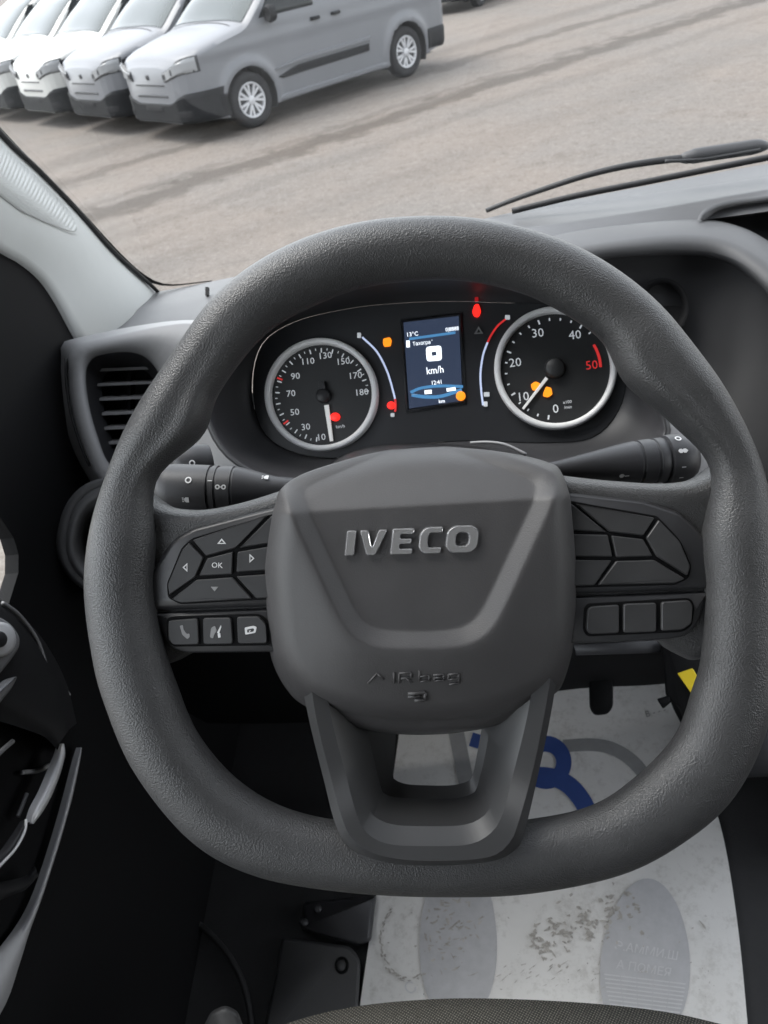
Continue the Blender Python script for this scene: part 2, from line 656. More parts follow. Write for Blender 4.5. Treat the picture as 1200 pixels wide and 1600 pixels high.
# ------------------------------------------------------------------ dashboard
dash = thing('dashboard', 'dark grey moulded dashboard behind the wheel with air vent and instrument hood', 'dashboard', veh(.5, .8, 1.2))
NR = 90
def strip(name, rows, m, n=NR, parent=dash, sharp=None):
    pts = [[P(*q) for q in cat_rom(r, n)] for r in rows]
    v, f = loft(pts)
    return mk(name, v, f, m, parent, sharp=sharp)

# top pad: from the foot of the windscreen to the front crease, over the whole width
rA = [(112, 516, .93), (138, 488, 1.04), (180, 470, 1.14), (246, 456, 1.20), (330, 440, 1.19), (480, 408, 1.17), (640, 372, 1.16), (790, 334, 1.15), (1000, 292, 1.15), (1200, 256, 1.15), (1500, 205, 1.13), (1900, 150, 1.08)]
rA1 = [(112, 518, .92), (140, 496, 1.0), (190, 482, 1.07), (250, 472, 1.11), (330, 460, 1.11), (480, 430, 1.10), (640, 395, 1.09), (790, 360, 1.07), (1000, 328, 1.07), (1200, 294, 1.07), (1500, 245, 1.05), (1900, 190, 1.0)]
rA2 = [(113, 520, .92), (140, 501, .99), (190, 488, 1.05), (250, 479, 1.08), (330, 467, 1.08), (480, 438, 1.07), (640, 402, 1.06), (790, 364, 1.045), (1000, 331, 1.045), (1200, 297, 1.045), (1500, 248, 1.02), (1900, 193, .98)]
rA3 = [(112, 530, .90), (145, 528, .94), (190, 521, .98), (250, 511, 1.01), (330, 498, 1.02), (480, 470, 1.01), (640, 420, 1.0), (790, 385, 1.01), (1000, 356, 1.02), (1200, 330, 1.02), (1500, 285, 1.0), (1900, 225, .96)]
strip('top_pad', [rA, rA1, rA2, rA3], M_DASHTOP, sharp=50)
# groove under the pad
rA4 = [(x, y + 3, d + .03) for x, y, d in rA3]
strip('pad_groove', [rA3, rA4], M_RUBBER)
# small clip on the pad by the left glass corner
v, f = box(P(324, 456, 1.10), R * .0022, U * .006, F * .004)
mk('pad_clip', v, f, M_RUBBER, dash, smooth=False)

# second band: centre-stack brow
rB0 = [(760, 410, .99), (865, 371, 1.0), (1000, 352, 1.0), (1090, 346, 1.0), (1150, 356, .985), (1200, 380, .97), (1260, 425, .95), (1330, 500, .93), (1380, 620, .92), (1400, 900, .92)]
rB1 = [(770, 425, .95), (880, 390, .95), (1005, 370, .95), (1085, 366, .95), (1140, 376, .94), (1188, 402, .92), (1240, 445, .90), (1300, 515, .88), (1345, 630, .87), (1365, 900, .87)]
rB2 = [(790, 450, .93), (915, 402, .93), (1010, 392, .93), (1080, 391, .93), (1125, 397, .925), (1165, 415, .91), (1210, 455, .89), (1265, 525, .87), (1305, 635, .86), (1325, 900, .86)]
rB3 = [(800, 458, .96), (925, 410, .96), (1012, 400, .96), (1078, 399, .96), (1120, 405, .955), (1158, 424, .94), (1200, 463, .92), (1255, 532, .90), (1295, 640, .89), (1315, 900, .89)]
strip('stack_brow', [[(x, y - 4, d + .03) for x, y, d in rB0], rB0, rB1, rB2, rB3], M_BROW)
# dark face below the brow
rC = [(820, 560, .99), (925, 560, .99), (1000, 560, .99), (1060, 560, .99), (1110, 560, .98), (1150, 570, .97), (1190, 580, .95), (1240, 600, .93), (1280, 660, .92), (1300, 900, .92)]
rD = [(820, 1000, .86), (925, 1000, .86), (1000, 1000, .86), (1060, 1000, .86), (1110, 1000, .86), (1150, 1000, .86), (1190, 1000, .86), (1230, 1000, .86), (1270, 1000, .86), (1300, 1010, .86)]
strip('stack_face', [rB3, rC, rD], M_STACK)
# round dark knob recess half hidden by the rim
kc = (1035, 480)
lo1 = [P(kc[0] + 42 * math.cos(a), kc[1] + 46 * math.sin(a), .957) for a in [i * math.tau / 32 for i in range(32)]]
lo2 = [P(kc[0] + 36 * math.cos(a), kc[1] + 40 * math.sin(a), .957) for a in [i * math.tau / 32 for i in range(32)]]
lo3 = [P(kc[0] + 30 * math.cos(a), kc[1] + 34 * math.sin(a), .975) for a in [i * math.tau / 32 for i in range(32)]]
v, f = loft([lo1, lo2, lo3], cu=True)
f.append(tuple(64 + i for i in range(32)))
mk('round_recess', v, f, M_BLACK, dash)
# open pocket in the top pad at the right
rP0 = [(1090, 343, 1.0), (1096, 331, 1.01), (1115, 319, 1.02), (1150, 311, 1.03), (1200, 304, 1.035), (1400, 270, 1.03)]
rP1 = [(1094, 343, .99), (1101, 334, 1.0), (1120, 324, 1.01), (1152, 318, 1.02), (1200, 312, 1.02), (1400, 280, 1.02)]
rP2 = [(1098, 345, 1.02), (1112, 342, 1.04), (1130, 334, 1.06), (1160, 330, 1.08), (1200, 324, 1.09), (1400, 300, 1.09)]
rP3 = [(1099, 347, 1.02), (1115, 348, 1.03), (1140, 352, 1.03), (1170, 366, 1.03), (1200, 384, 1.03), (1400, 420, 1.03)]
strip('pocket_lip', [rP0, rP1, rP2], M_BROW, 40)
strip('pocket', [rP2, rP3], M_BLACK, 40)

# left end: face panel around the air vent
vent = [(134, 590), (139, 567), (156, 555), (200, 550), (232, 562), (256, 600), (262, 650), (246, 705), (208, 735), (172, 726), (152, 680), (139, 632)]
outl = [(113, 590), (113, 548), (160, 531), (300, 506), (372, 545), (372, 640), (330, 730), (270, 790), (190, 790), (150, 735), (128, 680), (116, 632)]
vs_, os_ = cat_rom([q + (.845,) for q in vent], 64, True), cat_rom([q + (.84,) for q in outl], 64, True)
def pull(a, b, t, d):
    return [P(p[0] + (q[0] - p[0]) * t, p[1] + (q[1] - p[1]) * t, d) for p, q in zip(a, b)]
side = [(95, 590), (97, 552), (112, 530), (300, 500), (385, 540), (385, 645), (340, 740), (270, 800), (180, 800), (134, 740), (110, 690), (98, 636)]
ss_ = cat_rom([q + (.88,) for q in side], 64, True)
v, f = loft([[P(q[0], q[1], .90) for q in ss_], [P(q[0], q[1], .862) for q in ss_], pull(os_, ss_, .25, .848), pull(os_, vs_, 0, .832), pull(os_, vs_, .55, .828), pull(os_, vs_, .92, .834), pull(os_, vs_, 1, .842)], cu=True)
mk('vent_surround', v, f, M_DASH_LIT, dash)
# dark seam on the outer end
v, f = tube([P(*q) for q in cat_rom([(103, 560, .845), (104, 600, .845), (112, 650, .845), (128, 700, .845), (140, 728, .845)], 24)], .0016, 8)
mk('end_seam', v, f, M_RUBBER, dash)
cx, cy = 200, 640
vi = [(cx + (x - cx) * .74 + 8, cy + (y - cy) * .80 + 6) for x, y in [(q[0], q[1]) for q in vs_]]
v, f = loft([pull(os_, vs_, 1, .842), [P(x + 1, y + 1, .846) for x, y in [(q[0], q[1]) for q in vs_]], [P(x, y, .868) for x, y in vi], [P(x, y, .93) for x, y in vi]], cu=True)
f.append(tuple(3 * 64 + i for i in range(64)))
vent_o = mk('air_vent', v, f, M_HOOD, dash)
for k in range(7):
    y = 574 + k * 22.5
    xl = 158 + max(0, (y - 600)) * .17
    a, b = P(xl, y + 3, .872), P(252, y - 1, .872)
    mid = (a + b) / 2
    v, f = box(mid, (b - a) / 2, U * .0016, (F * .9 + U * .25).normalized() * .012)
    mk('vent_slat', v, f, M_GREYTRIM, vent_o, smooth=False)
v, f = box(P(205, 640, .878), R * .002, U * .05, F * .008)
mk('vent_vane', v, f, M_BLACK, vent_o, smooth=False)

# round pocket below the vent, mostly behind the rim
def ell(cx, cy, rx, ry, d, n=48, p=2.3, tw=0.):
    o = []
    for i in range(n):
        a = i * math.tau / n
        c, s = math.cos(a), math.sin(a)
        x, y = rx * math.copysign(abs(c) ** (2 / p), c), ry * math.copysign(abs(s) ** (2 / p), s)
        o.append(P(cx + x * math.cos(tw) - y * math.sin(tw), cy + x * math.sin(tw) + y * math.cos(tw), d))
    return o
tw = rad(14)
v, f = loft([ell(190, 842, 100, 94, .86, tw=tw), ell(188, 842, 99, 95, .81, tw=tw), ell(190, 842, 94, 91, .80, tw=tw), ell(192, 842, 88, 85, .803, tw=tw)], cu=True)
mk('pocket_rim', v, f, M_BROW, dash)
v, f = loft([ell(192, 842, 88, 85, .803, tw=tw), ell(193, 844, 84, 80, .795, tw=tw), ell(194, 846, 78, 73, .795, tw=tw), ell(196, 848, 70, 60, .81, tw=tw), ell(197, 848, 64, 52, .87, tw=tw)], cu=True)
f.append(tuple(4 * 48 + i for i in range(48)))
mk('pocket_bowl', v, f, M_BROW, dash)

# dash face around the instruments and the bowl they sit in
CP0, CP1 = P(504, 618, .700), P(867, 577, .665)
CN = (CP1 - CP0).normalized().cross(U)
CN = CN.normalized()
if CN.dot(F) > 0:
    CN = -CN
def MC(px, py, h=0.):
    return onplane(px, py, CP0, CN) + CN * h
hood = [(328, 650, .64), (340, 575, .635), (395, 515, .63), (490, 466, .62), (600, 440, .62), (700, 435, .62), (800, 442, .615), (900, 480, .605), (975, 545, .60), (1020, 620, .59), (1035, 685, .59), (970, 725, .59), (860, 745, .60), (660, 760, .61), (480, 755, .625), (375, 722, .635)]
face = [(395, 625), (405, 545), (455, 505), (540, 483), (620, 474), (700, 471), (780, 473), (860, 477), (940, 505), (975, 565), (972, 630), (930, 682), (850, 692), (700, 690), (520, 716), (425, 690)]
NB = 96
hs_ = cat_rom(hood, NB, True)
fs_ = cat_rom([(x, y, 0) for x, y in face], NB, True)
hl = [P(*q) for q in hs_]
fl = [MC(q[0], q[1], 0) for q in fs_]
l1 = [a.lerp(b, .12) + (b - CAM).normalized() * .004 for a, b in zip(hl, fl)]
l2 = [a.lerp(b, .55) + (b - CAM).normalized() * .02 for a, b in zip(hl, fl)]
outer_l = [P(660 + (q[0] - 660) * 1.012, 600 + (q[1] - 600) * 1.016, q[2] - .002) for q in hs_]
outer_b = [P(660 + (q[0] - 660) * 1.03, 600 + (q[1] - 600) * 1.03, q[2] + .012) for q in hs_]
v, f = loft([outer_b, outer_l, hl, l1, l2, fl], cu=True)
mk('instrument_hood', v, f, M_HOOD, dash)
# pale tube painted in for the light along the hood's upper edge
v, f = tube([P(*q) for q in cat_rom([(440, 497, .615), (500, 464, .612), (560, 446, .61), (620, 437, .61), (700, 434, .61)], 40)], [.0006 + .0022 * math.sin(math.pi * i / 39) for i in range(40)], 8)
mk('hood_edge_highlight', v, f, M_GREYTRIM, dash)
# dash face from the hood outwards
dface = [(225, 690, .80), (250, 590, .84), (330, 510, .98), (480, 440, 1.0), (600, 410, 1.0), (720, 400, 1.0), (840, 425, .99), (960, 480, .97), (1060, 560, .93), (1120, 640, .88), (1130, 730, .80), (1020, 800, .70), (870, 830, .66), (660, 840, .66), (440, 840, .68), (270, 790, .74)]
ds_ = cat_rom(dface, NB, True)
dl = [P(*q) for q in ds_]
m1 = [a.lerp(b, .35) for a, b in zip(outer_b, dl)]
v, f = loft([outer_b, m1, dl], cu=True)
mk('dash_face', v, f, M_DASH_LIT, dash)
# lower dash / knee panels
rk0 = [(100, 900, .86), (270, 800, .76), (440, 835, .70), (660, 835, .68), (870, 825, .68), (1020, 800, .72), (1130, 740, .80), (1300, 900, .86)]
rk1 = [(100, 960, .92), (270, 960, .88), (440, 960, .84), (660, 960, .82), (870, 960, .82), (1020, 950, .82), (1130, 950, .84), (1300, 1000, .86)]
rk2 = [(110, 1080, 1.02), (270, 1080, 1.0), (440, 1075, .98), (660, 1065, .96), (870, 1040, .92), (1020, 1030, .90), (1130, 1035, .88), (1300, 1040, .88)]
rk3 = [(110, 1130, 1.2), (270, 1130, 1.2), (440, 1130, 1.2), (660, 1120, 1.2), (870, 1080, 1.2), (1020, 1070, 1.2), (1130, 1060, 1.2), (1300, 1060, 1.2)]
strip('knee_panel', [rk0, rk1, rk2, rk3], M_BLACK)
v, f = prism([(895, 1006), (1032, 1000), (1034, 1020), (900, 1024)], lambda x, y, h: P(x, y, .80 - h), 0, .012, 2)
mk('lower_ledge', v, f, M_HOOD, dash)

# ------------------------------------------------------------------ instrument cluster
clu = thing('instrument_cluster', 'lit instrument cluster with two round dials and a small screen', 'instrument cluster', MC(670, 690, 0))
fin = [MC(670 + (q[0] - 670) * .995, 590 + (q[1] - 590) * .995, .001) for q in fs_]
v = fin + [MC(670, 590, .001)]
mk('face_plate', v, [(i, (i + 1) % NB, NB) for i in range(NB)], M_FACE, clu, smooth=False)
TILT = rad(-6.4)

def gauge(cx, cy, ro, ri):
    def ring(r, h):
        return [MC(cx + r * math.cos(i * math.tau / 96), cy + r * math.sin(i * math.tau / 96), h) for i in range(96)]
    v, f = loft([ring(ri - 1, .0015), ring(ri - 1, .002)], cu=True)
    v, f = list(ring(ri + 1, .0022)), [tuple(range(96))]
    dial = mk('gauge', v, f, M_DIAL, clu, smooth=False)
    v, f = loft([ring(ro, .001), ring(ro - .4, .007), ring(ro - 1.8, .0095), ring(ri + 2, .0092), ring(ri + .6, .0075), ring(ri, .002)], cu=True)
    mk('gauge_ring', v, f, M_RING, dial)
    return dial

def ticks(dial, cx, cy, angs, r0, r1, wd, m, name='tick_marks'):
    parts = []
    for a in angs:
        ca, sa = math.cos(a), math.sin(a)
        q = [(cx + r * ca - s * sa * wd, cy + r * sa + s * ca * wd) for r, s in ((r0, -1), (r1, -1), (r1, 1), (r0, 1))]
        parts.append(([MC(x, y, .0030) for x, y in q], [(0, 1, 2, 3)]))
    v, f = join(*parts)
    return tag(mk(name, v, f, m, dial, smooth=False), kind='stuff')

def needle(dial, x0, y0, x1, y1, w0, w1, m, h=.006):
    d = V((x1 - x0, y1 - y0)).normalized()
    n = V((-d.y, d.x))
    poly = [(x0 + n.x * w0, y0 + n.y * w0), (x1 + n.x * w1, y1 + n.y * w1), (x1 - n.x * w1, y1 - n.y * w1), (x0 - n.x * w0, y0 - n.y * w0)]
    v, f = prism(poly, MC, h - .002, h, .4)
    return mk('needle', v, f, m, dial, smooth=False)

# speedometer
g1 = gauge(504.5, 618, 88, 78)
a0, a1 = rad(97), rad(355)
ma = [a0 + (a1 - a0) * i / 18 for i in range(19)]
ticks(g1, 504.5, 618, ma, 66, 73, .9, M_PRINT)
ticks(g1, 504.5, 618, [a + (a1 - a0) / 36 for a in ma[:-1]], 69.5, 73, .6, M_PRINT, 'minor_tick_marks')
ticks(g1, 504.5, 618, [rad(143), rad(201)], 66, 75, 1.3, M_REDPRINT, 'red_tick_marks')
for s, x, y in (('10', 503, 684), ('30', 479, 668), ('50', 462, 645), ('70', 456, 616), ('90', 463, 589), ('110', 482, 566), ('130', 509, 557), ('150', 537, 566), ('170', 556, 588), ('180', 566, 614)):
    text_on('numeral', s, MC, x, y, 14, M_PRINT, g1, .003, TILT, 1.05)
text_on('unit_print', 'km/h', MC, 533, 667, 7, M_PRINT, g1, .003, TILT)
needle(g1, 512, 634, 520, 690, 3.6, 2.6, M_NEEDLE)
def disc(name, cx, cy, r, h0, h1, m, par, n=28, ry=None):
    ry = ry or r
    poly = [(cx + r * math.cos(i * math.tau / n), cy + ry * math.sin(i * math.tau / n)) for i in range(n)]
    v, f = prism(poly, MC, h0, h1, min(r, ry) * .25)
    return mk(name, v, f, m, par)
nb = needle(g1, 505, 598, 508, 625, 4.5, 6, M_DARK, .008)
nb.name = 'needle_tail'
disc('needle_hub', 507, 620, 11, .003, .010, M_DARK, g1)
# rev counter
g2 = gauge(867.5, 577, 95.5, 85)
b0, b1 = rad(98), rad(352)
mb = [b0 + (b1 - b0) * i / 20 for i in range(21)]
ticks(g2, 867.5, 577, mb[:17:4] + mb[:1], 73, 80, 1.3, M_PRINT)
ticks(g2, 867.5, 577, [m_ for i, m_ in enumerate(mb[:18]) if i % 4], 75, 79, 1.1, M_PRINT, 'minor_tick_marks')
for s, x, y in (('0', 868, 640), ('10', 817, 621), ('20', 805, 568), ('30', 840, 522), ('40', 898, 525)):
    text_on('numeral', s, MC, x, y, 19, M_PRINT, g2, .003, TILT, 1.05)
text_on('numeral', '50', MC, 924, 572, 19, M_REDPRINT, g2, .003, TILT, 1.05)
text_on('unit_print', 'x100', MC, 886, 629, 7, M_PRINT, g2, .003, TILT)
text_on('unit_print', '/min', MC, 887, 637, 7, M_PRINT, g2, .003, TILT)
arc = []
for r, h in ((68, .003), (72.5, .003)):
    arc.append([MC(867.5 + r * math.cos(a), 577 + r * math.sin(a), h) for a in [rad(-32) + rad(30) * i / 16 for i in range(17)]])
v, f = loft(arc)
mk('red_zone', v, f, M_REDPRINT, g2, smooth=False)
needle(g2, 854, 592, 817, 640, 2.6, 1.8, M_NEEDLE)
disc('needle_hub', 866, 577, 16, .003, .011, M_DIAL, g2)
# warning lamps
def lamp(m, poly, r=2., h=.0036, par=clu, name='warning_lamp'):
    v, f = prism(round_poly(poly, r, 3), MC, h - .0015, h, .5)
    return mk(name, v, f, m, par, smooth=False)
def sq(cx, cy, a, b):
    return [(cx - a, cy - b), (cx + a, cy - b), (cx + a, cy + b), (cx - a, cy + b)]
lamp(M_AMBER, [(600, 530), (610, 528), (613, 533), (611, 542), (601, 543), (599, 537)])
disc('warning_lamp', 525, 652, 7.5, .002, .0045, M_RED, g1, ry=6.5)
disc('warning_lamp', 612, 634, 6.5, .002, .0036, M_RED, clu, ry=6)
lamp(M_RED, [(742, 477), (748, 476), (752, 488), (748, 497), (741, 496), (738, 488)], 3)
lamp(M_REDSTREAK, [(742, 456), (747, 455), (748, 472), (742, 473)], 2)  # dim red streak above the lamp, its glow built in as a patch
disc('warning_lamp', 720.5, 620, 7.5, .0045, .0060, M_AMBER, clu)
lamp(M_AMBER, [(829, 602), (836, 597), (844, 600), (840, 611), (832, 611)], 2, .0045, g2)
lamp(M_AMBER, [(849, 614), (853, 605), (861, 607), (863, 617), (856, 622), (848, 620)], 2, .0045, g2)
lamp(M_PRINT, sq(760.5, 617, 4.5, 3.5), 1.2, name='fuel_icon')
lamp(M_PRINT, sq(562, 525, 3, 4), 1.5, name='gauge_icon')
lamp(M_PRINT, sq(793, 497, 4, 3.5), 1.5, name='gauge_icon')
lamp(M_PRINT, sq(614, 649, 3, 3), 1.5, name='gauge_icon')
lamp(M_PRINT, sq(759, 632, 3, 4), 1.2, name='gauge_icon')
tri = [(741, 523), (748, 511), (755, 522)]
v, f = prism(tri, MC, .002, .0034, .2, hole=[(744.5, 521), (748, 515), (751.5, 520.5)])
mk('hazard_icon', v, f, M_ICON_DIM, clu, smooth=False)
def ribbon(name, pts, w, m, par, n=30, h=.003):
    c = cat_rom(pts, n)
    rows = []
    a, b = [], []
    for i, q in enumerate(c):
        t = V(c[min(n - 1, i + 1)]) - V(c[max(0, i - 1)])
        t.normalize()
        a.append(MC(q[0] - t.y * w, q[1] + t.x * w, h))
        b.append(MC(q[0] + t.y * w, q[1] - t.x * w, h))
    v, f = loft([a, b])
    return mk(name, v, f, m, par, smooth=False)
M_ARC = mat('arc_print', (.45, .5, .62), .5, emit=(.6, .7, 1), estr=.10)
ribbon('fuel_arc', [(567, 528), (590, 551), (606, 582), (615, 612), (618, 624)], 1.5, M_ARC, clu)
ribbon('fuel_arc_reserve', [(618, 624), (619, 634), (618, 644)], 1.6, M_REDPRINT, clu, 8)
ribbon('temperature_arc_hot', [(790, 500), (778, 510), (768, 524), (762, 536)], 1.5, M_REDPRINT, clu, 14)
ribbon('temperature_arc', [(762, 536), (755, 556), (751, 584), (752, 610), (755, 634)], 1.5, M_ARC, clu)
# central screen
scr = [(631, 505), (717, 495), (723, 627), (640, 639)]
v, f = prism([(626, 500), (722, 489), (729, 631), (635, 645)], MC, .001, .0035, 3, hole=scr)
mk('screen_frame', v, f, M_FACE, clu)
sm = mk('screen', [MC(x, y, .0028) for x, y in scr], [(0, 1, 2, 3)], M_SCREEN, clu, smooth=False)
def squad(name, q, m, h=.0034):
    return mk(name, [MC(x, y, h) for x, y in q], [(0, 1, 2, 3)], m, sm, smooth=False)
squad('blue_bar', [(640, 529), (712, 519), (712, 523), (640, 533)], M_SCRBLUE)
ribbon('blue_wave', [(642, 614), (660, 607), (690, 604), (724, 605)], 2.2, M_SCRBLUE, sm, 20, .0034)
ribbon('blue_wave', [(644, 618), (665, 621), (690, 620), (722, 610)], 2.6, M_SCRBLUE, sm, 20, .0036)
text_on('screen_text', '13°C', MC, 645, 524, 9, M_SCRWHITE, sm, .0042, TILT, 1.0)
text_on('screen_text', '0|8888', MC, 707, 516, 8.5, M_SCRWHITE, sm, .0042, TILT, .9)
text_on('screen_text', 'Тахограф', MC, 662, 537.5, 8, M_SCRWHITE, sm, .0042, TILT, .9)
squad('screen_icon', [(635.5, 534), (641, 533.5), (641.5, 544), (636, 544.5)], M_SCRWHITE, .0042)
z_o = round_poly([(666, 543.5), (690, 541), (691, 564), (667.5, 566)], 5, 4)
z_i = round_poly([(674.5, 551), (682, 550), (683, 556.5), (675.5, 557.5)], 1.5, 4)
v, f = prism(z_o, MC, .003, .0042, .3, hole=z_i)
mk('screen_digit', v, f, M_SCRWHITE, sm, smooth=False)
text_on('screen_text', 'km/h', MC, 680.5, 580, 16, M_SCRWHITE, sm, .0042, TILT, .85)
text_on('screen_text', '12:41', MC, 683, 599, 9, M_SCRWHITE, sm, .0042, TILT, .9)
squad('screen_chip', [(664, 611), (675, 610), (675.5, 616), (664.5, 617)], M_SCRWHITE, .0042)
squad('screen_chip', [(698, 608), (712, 606), (713, 611), (699, 613)], M_SCRWHITE, .0042)
text_on('screen_text', 'km', MC, 691, 628, 8, M_SCRWHITE, sm, .0042, TILT, 1.0)
text_on('screen_text', '—', MC, 648, 617, 9, M_ICON, sm, .0042, TILT, 1.0)

# ------------------------------------------------------------------ steering wheel
DW = .445
PXM = DW / FPX                                 # metres per photo pixel in the plane of the wheel
whl = thing('steering_wheel', 'dark grey steering wheel with chrome lettered airbag cover and switch pads', 'steering wheel', P(665, 870, DW + .03))
def MW(px, py, h=0.):
    return P(px, py, DW - h) if True else None
def MWo(px, py, h=0.):
    """point straight above the wheel plane (no perspective drift)"""
    return P(px, py, DW) - F * h
stations = [  # outer edge, inner edge, thumb swelling
    ((690, 340), (690, 436), 0), ((560, 350), (580, 446), 0), ((440, 390), (492, 476), 0), ((340, 460), (412, 524), .2), ((262, 565), (343, 612), .7),
    ((205, 655), (316, 680), 1), ((166, 745), (244, 750), .5), ((142, 830), (242, 850), .1), ((134, 920), (240, 925), 0), ((146, 1020), (254, 1005), 0),
    ((165, 1095), (275, 1070), 0), ((212, 1203), (308, 1148), 0), ((300, 1310), (366, 1217), 0), ((400, 1364), (440, 1263), 0), ((535, 1389), (540, 1286), 0),
    ((690, 1397), (690, 1291), 0), ((830, 1391), (815, 1285), 0), ((970, 1361), (926, 1262), 0), ((1070, 1308), (1000, 1213), 0), ((1140, 1245), (1058, 1150), 0),
    ((1190, 1150), (1084, 1080), 0), ((1206, 1050), (1098, 1030), 0), ((1210, 930), (1104, 930), 0), ((1206, 825), (1098, 842), .1), ((1188, 728), (1112, 734), .5),
    ((1144, 632), (1052, 662), 1), ((1085, 545), (980, 600), .8), ((1010, 460), (938, 528), .3), ((910, 392), (852, 472), 0), ((800, 354), (776, 446), 0)]
st = cat_rom([(*o, *i, t) for o, i, t in stations], 220, True)
SEG = 40
rows = []
for ox, oy, ix, iy, tb in st:
    o, i = P(ox, oy, DW), P(ix, iy, DW)
    c, e = (o + i) / 2, (i - o)
    r = e.length / 2
    e.normalize()
    rd = min(r, .0205) * .90
    ring = []
    for k in range(SEG):
        a = math.tau * k / SEG
        g_ = 1 + .16 * tb * math.exp(-((a - rad(40)) / .36) ** 2) - .13 * tb * math.exp(-((a - rad(80)) / .30) ** 2)
        ring.append(c + e * (r * math.cos(a)) - F * (rd * math.sin(a) * g_))
    rows.append(ring)
v, f = loft(rows, cu=True, cv=True)
mk('rim', v, f, M_RIM, whl)

# side spokes: grained flange between the rim and the hub
def flange(name, T, B, m):
    n = 40
    t, b = cat_rom([q + (0,) for q in T], n), cat_rom([q + (0,) for q in B], n)
    prof = [(0, -.030), (-.012, -.016), (.0, -.009), (.035, -.0035), (.075, -.0015), (.13, -.003), (.5, -.005), (.9, -.006), (.97, -.009), (1.0, -.016), (1.0, -.035)]
    rows = []
    for k, h in prof:
        rows.append([MWo(p[0] + (q[0] - p[0]) * k, p[1] + (q[1] - p[1]) * k, h) for p, q in zip(t, b)])
    v, f = loft(rows)
    return mk(name, v, f, m, whl)
flange('spoke', [(196, 752), (225, 776), (252, 793), (287, 799), (325, 797), (380, 785), (450, 763)], [(205, 1030), (240, 1046), (268, 1040), (300, 1025), (350, 1022), (400, 1021), (450, 1020)], M_RIM)
flange('spoke', [(1150, 716), (1122, 738), (1092, 752), (1050, 757), (1000, 755), (940, 750), (870, 742)], [(1140, 1030), (1100, 1040), (1075, 1030), (1040, 1008), (990, 1008), (940, 1010), (870, 1012)], M_RIM)

def button(name, poly, par, h0, h1, m=M_BTN, r=2.5, gap=1.3, bev=1.6):
    v, f = prism(round_poly(inset(poly, gap), r, 3), MWo, h0, h1, bev)
    return mk(name, v, f, m, par, smooth=False)

def pad(upper, lower, well, keys, row, low_well):
    h = -.004
    v, f = prism(round_poly(upper, 6, 5), MWo, -.02, h + .0045, 9, .0045)
    base = mk('switch_pad', v, f, M_TRIM, whl, sharp=60)
    v, f = prism(round_poly(well, 5, 4), MWo, h, h + .0050, .6, .0004)
    mk('key_well', v, f, M_BLACK, base, smooth=False)
    for k in keys:
        button('key', k, base, h + .004, h + .0068)
    v, f = prism(round_poly(lower, 6, 4), MWo, -.02, h + .0030, 4, .003)
    b2 = mk('lower_switch_pad', v, f, M_TRIM, whl, sharp=60)
    v, f = prism(round_poly(low_well, 8, 4), MWo, h, h + .0036, .6, .0004)
    mk('key_well', v, f, M_BLACK, b2, smooth=False)
    for k in row:
        button('key', k, b2, h + .003, h + .0056, r=5)
    return base, b2
E0 = 446   # inner end, under the airbag cover
Lb, Lb2 = pad(
    [(E0, 786), (375, 804), (302, 823), (268, 842, 16), (238, 888, 20), (216, 932, 10), (219, 947), (240, 955), (E0, 948)],
    [(237, 958), (E0, 951), (E0, 1020), (288, 1022, 10), (263, 1013, 10)],
    [(E0, 797), (300, 841), (284, 856), (261, 912), (263, 934), (282, 944), (E0, 935)],
    [[(300, 843), (E0 - 24, 803), (371, 857), (323, 870)],
     [(297, 846), (321, 871), (308, 902), (265, 932), (262, 912), (285, 858)],
     [(324, 871), (367, 860), (365, 898), (310, 901)],
     [(267, 936), (308, 904), (365, 900), (398, 936), (284, 943)],
     [(371, 861), (E0, 848), (E0, 890), (369, 895)],
     [(373, 857), (424, 805), (E0, 799), (E0, 846)],
     [(367, 899), (E0, 893), (E0, 934), (401, 936)]],
    [[(262, 968), (311, 964), (313, 1008), (270, 1009), (262, 998)], [(316, 964), (363, 963), (366, 1007), (317, 1008)], [(369, 962), (405, 961), (418, 974), (420, 1006), (371, 1007)]],
    [(260, 966), (272, 963), (406, 959), (422, 972), (423, 1009), (270, 1011), (260, 1000)])
Q0 = 876
Rb, Rb2 = pad(
    [(Q0, 766), (1006, 780), (1064, 799, 14), (1098, 832, 20), (1124, 870, 20), (1134, 902, 10), (1112, 921), (Q0, 930)],
    [(Q0, 934), (1109, 925), (1093, 976, 12), (1074, 996, 12), (1030, 1002), (Q0, 1008)],
    [(Q0, 780), (1026, 806), (1062, 843, 12), (1080, 885, 8), (1075, 904, 6), (1054, 914), (Q0, 919)],
    [[(896, 786), (1023, 808), (1004, 838), (950, 832)],
     [(Q0, 784), (894, 787), (948, 832), (Q0, 829)],
     [(Q0, 833), (949, 834), (957, 871), (Q0, 870)],
     [(952, 835), (1004, 841), (1020, 870), (960, 872)],
     [(1027, 810), (1061, 845), (1078, 885), (1072, 901), (1023, 870), (1006, 840)],
     [(960, 875), (1020, 873), (1071, 904), (1053, 912), (930, 915)],
     [(Q0, 873), (957, 874), (928, 915), (Q0, 917)]],
    [[(922, 946), (968, 943), (968, 990), (920, 992), (914, 984), (916, 952)], [(972, 942), (1026, 940), (1026, 988), (972, 990)], [(1031, 939), (1076, 936), (1083, 945), (1081, 974), (1066, 985), (1031, 987)]],
    [(918, 943), (1078, 934), (1086, 944), (1083, 977), (1068, 988), (918, 995), (911, 985), (913, 951)])

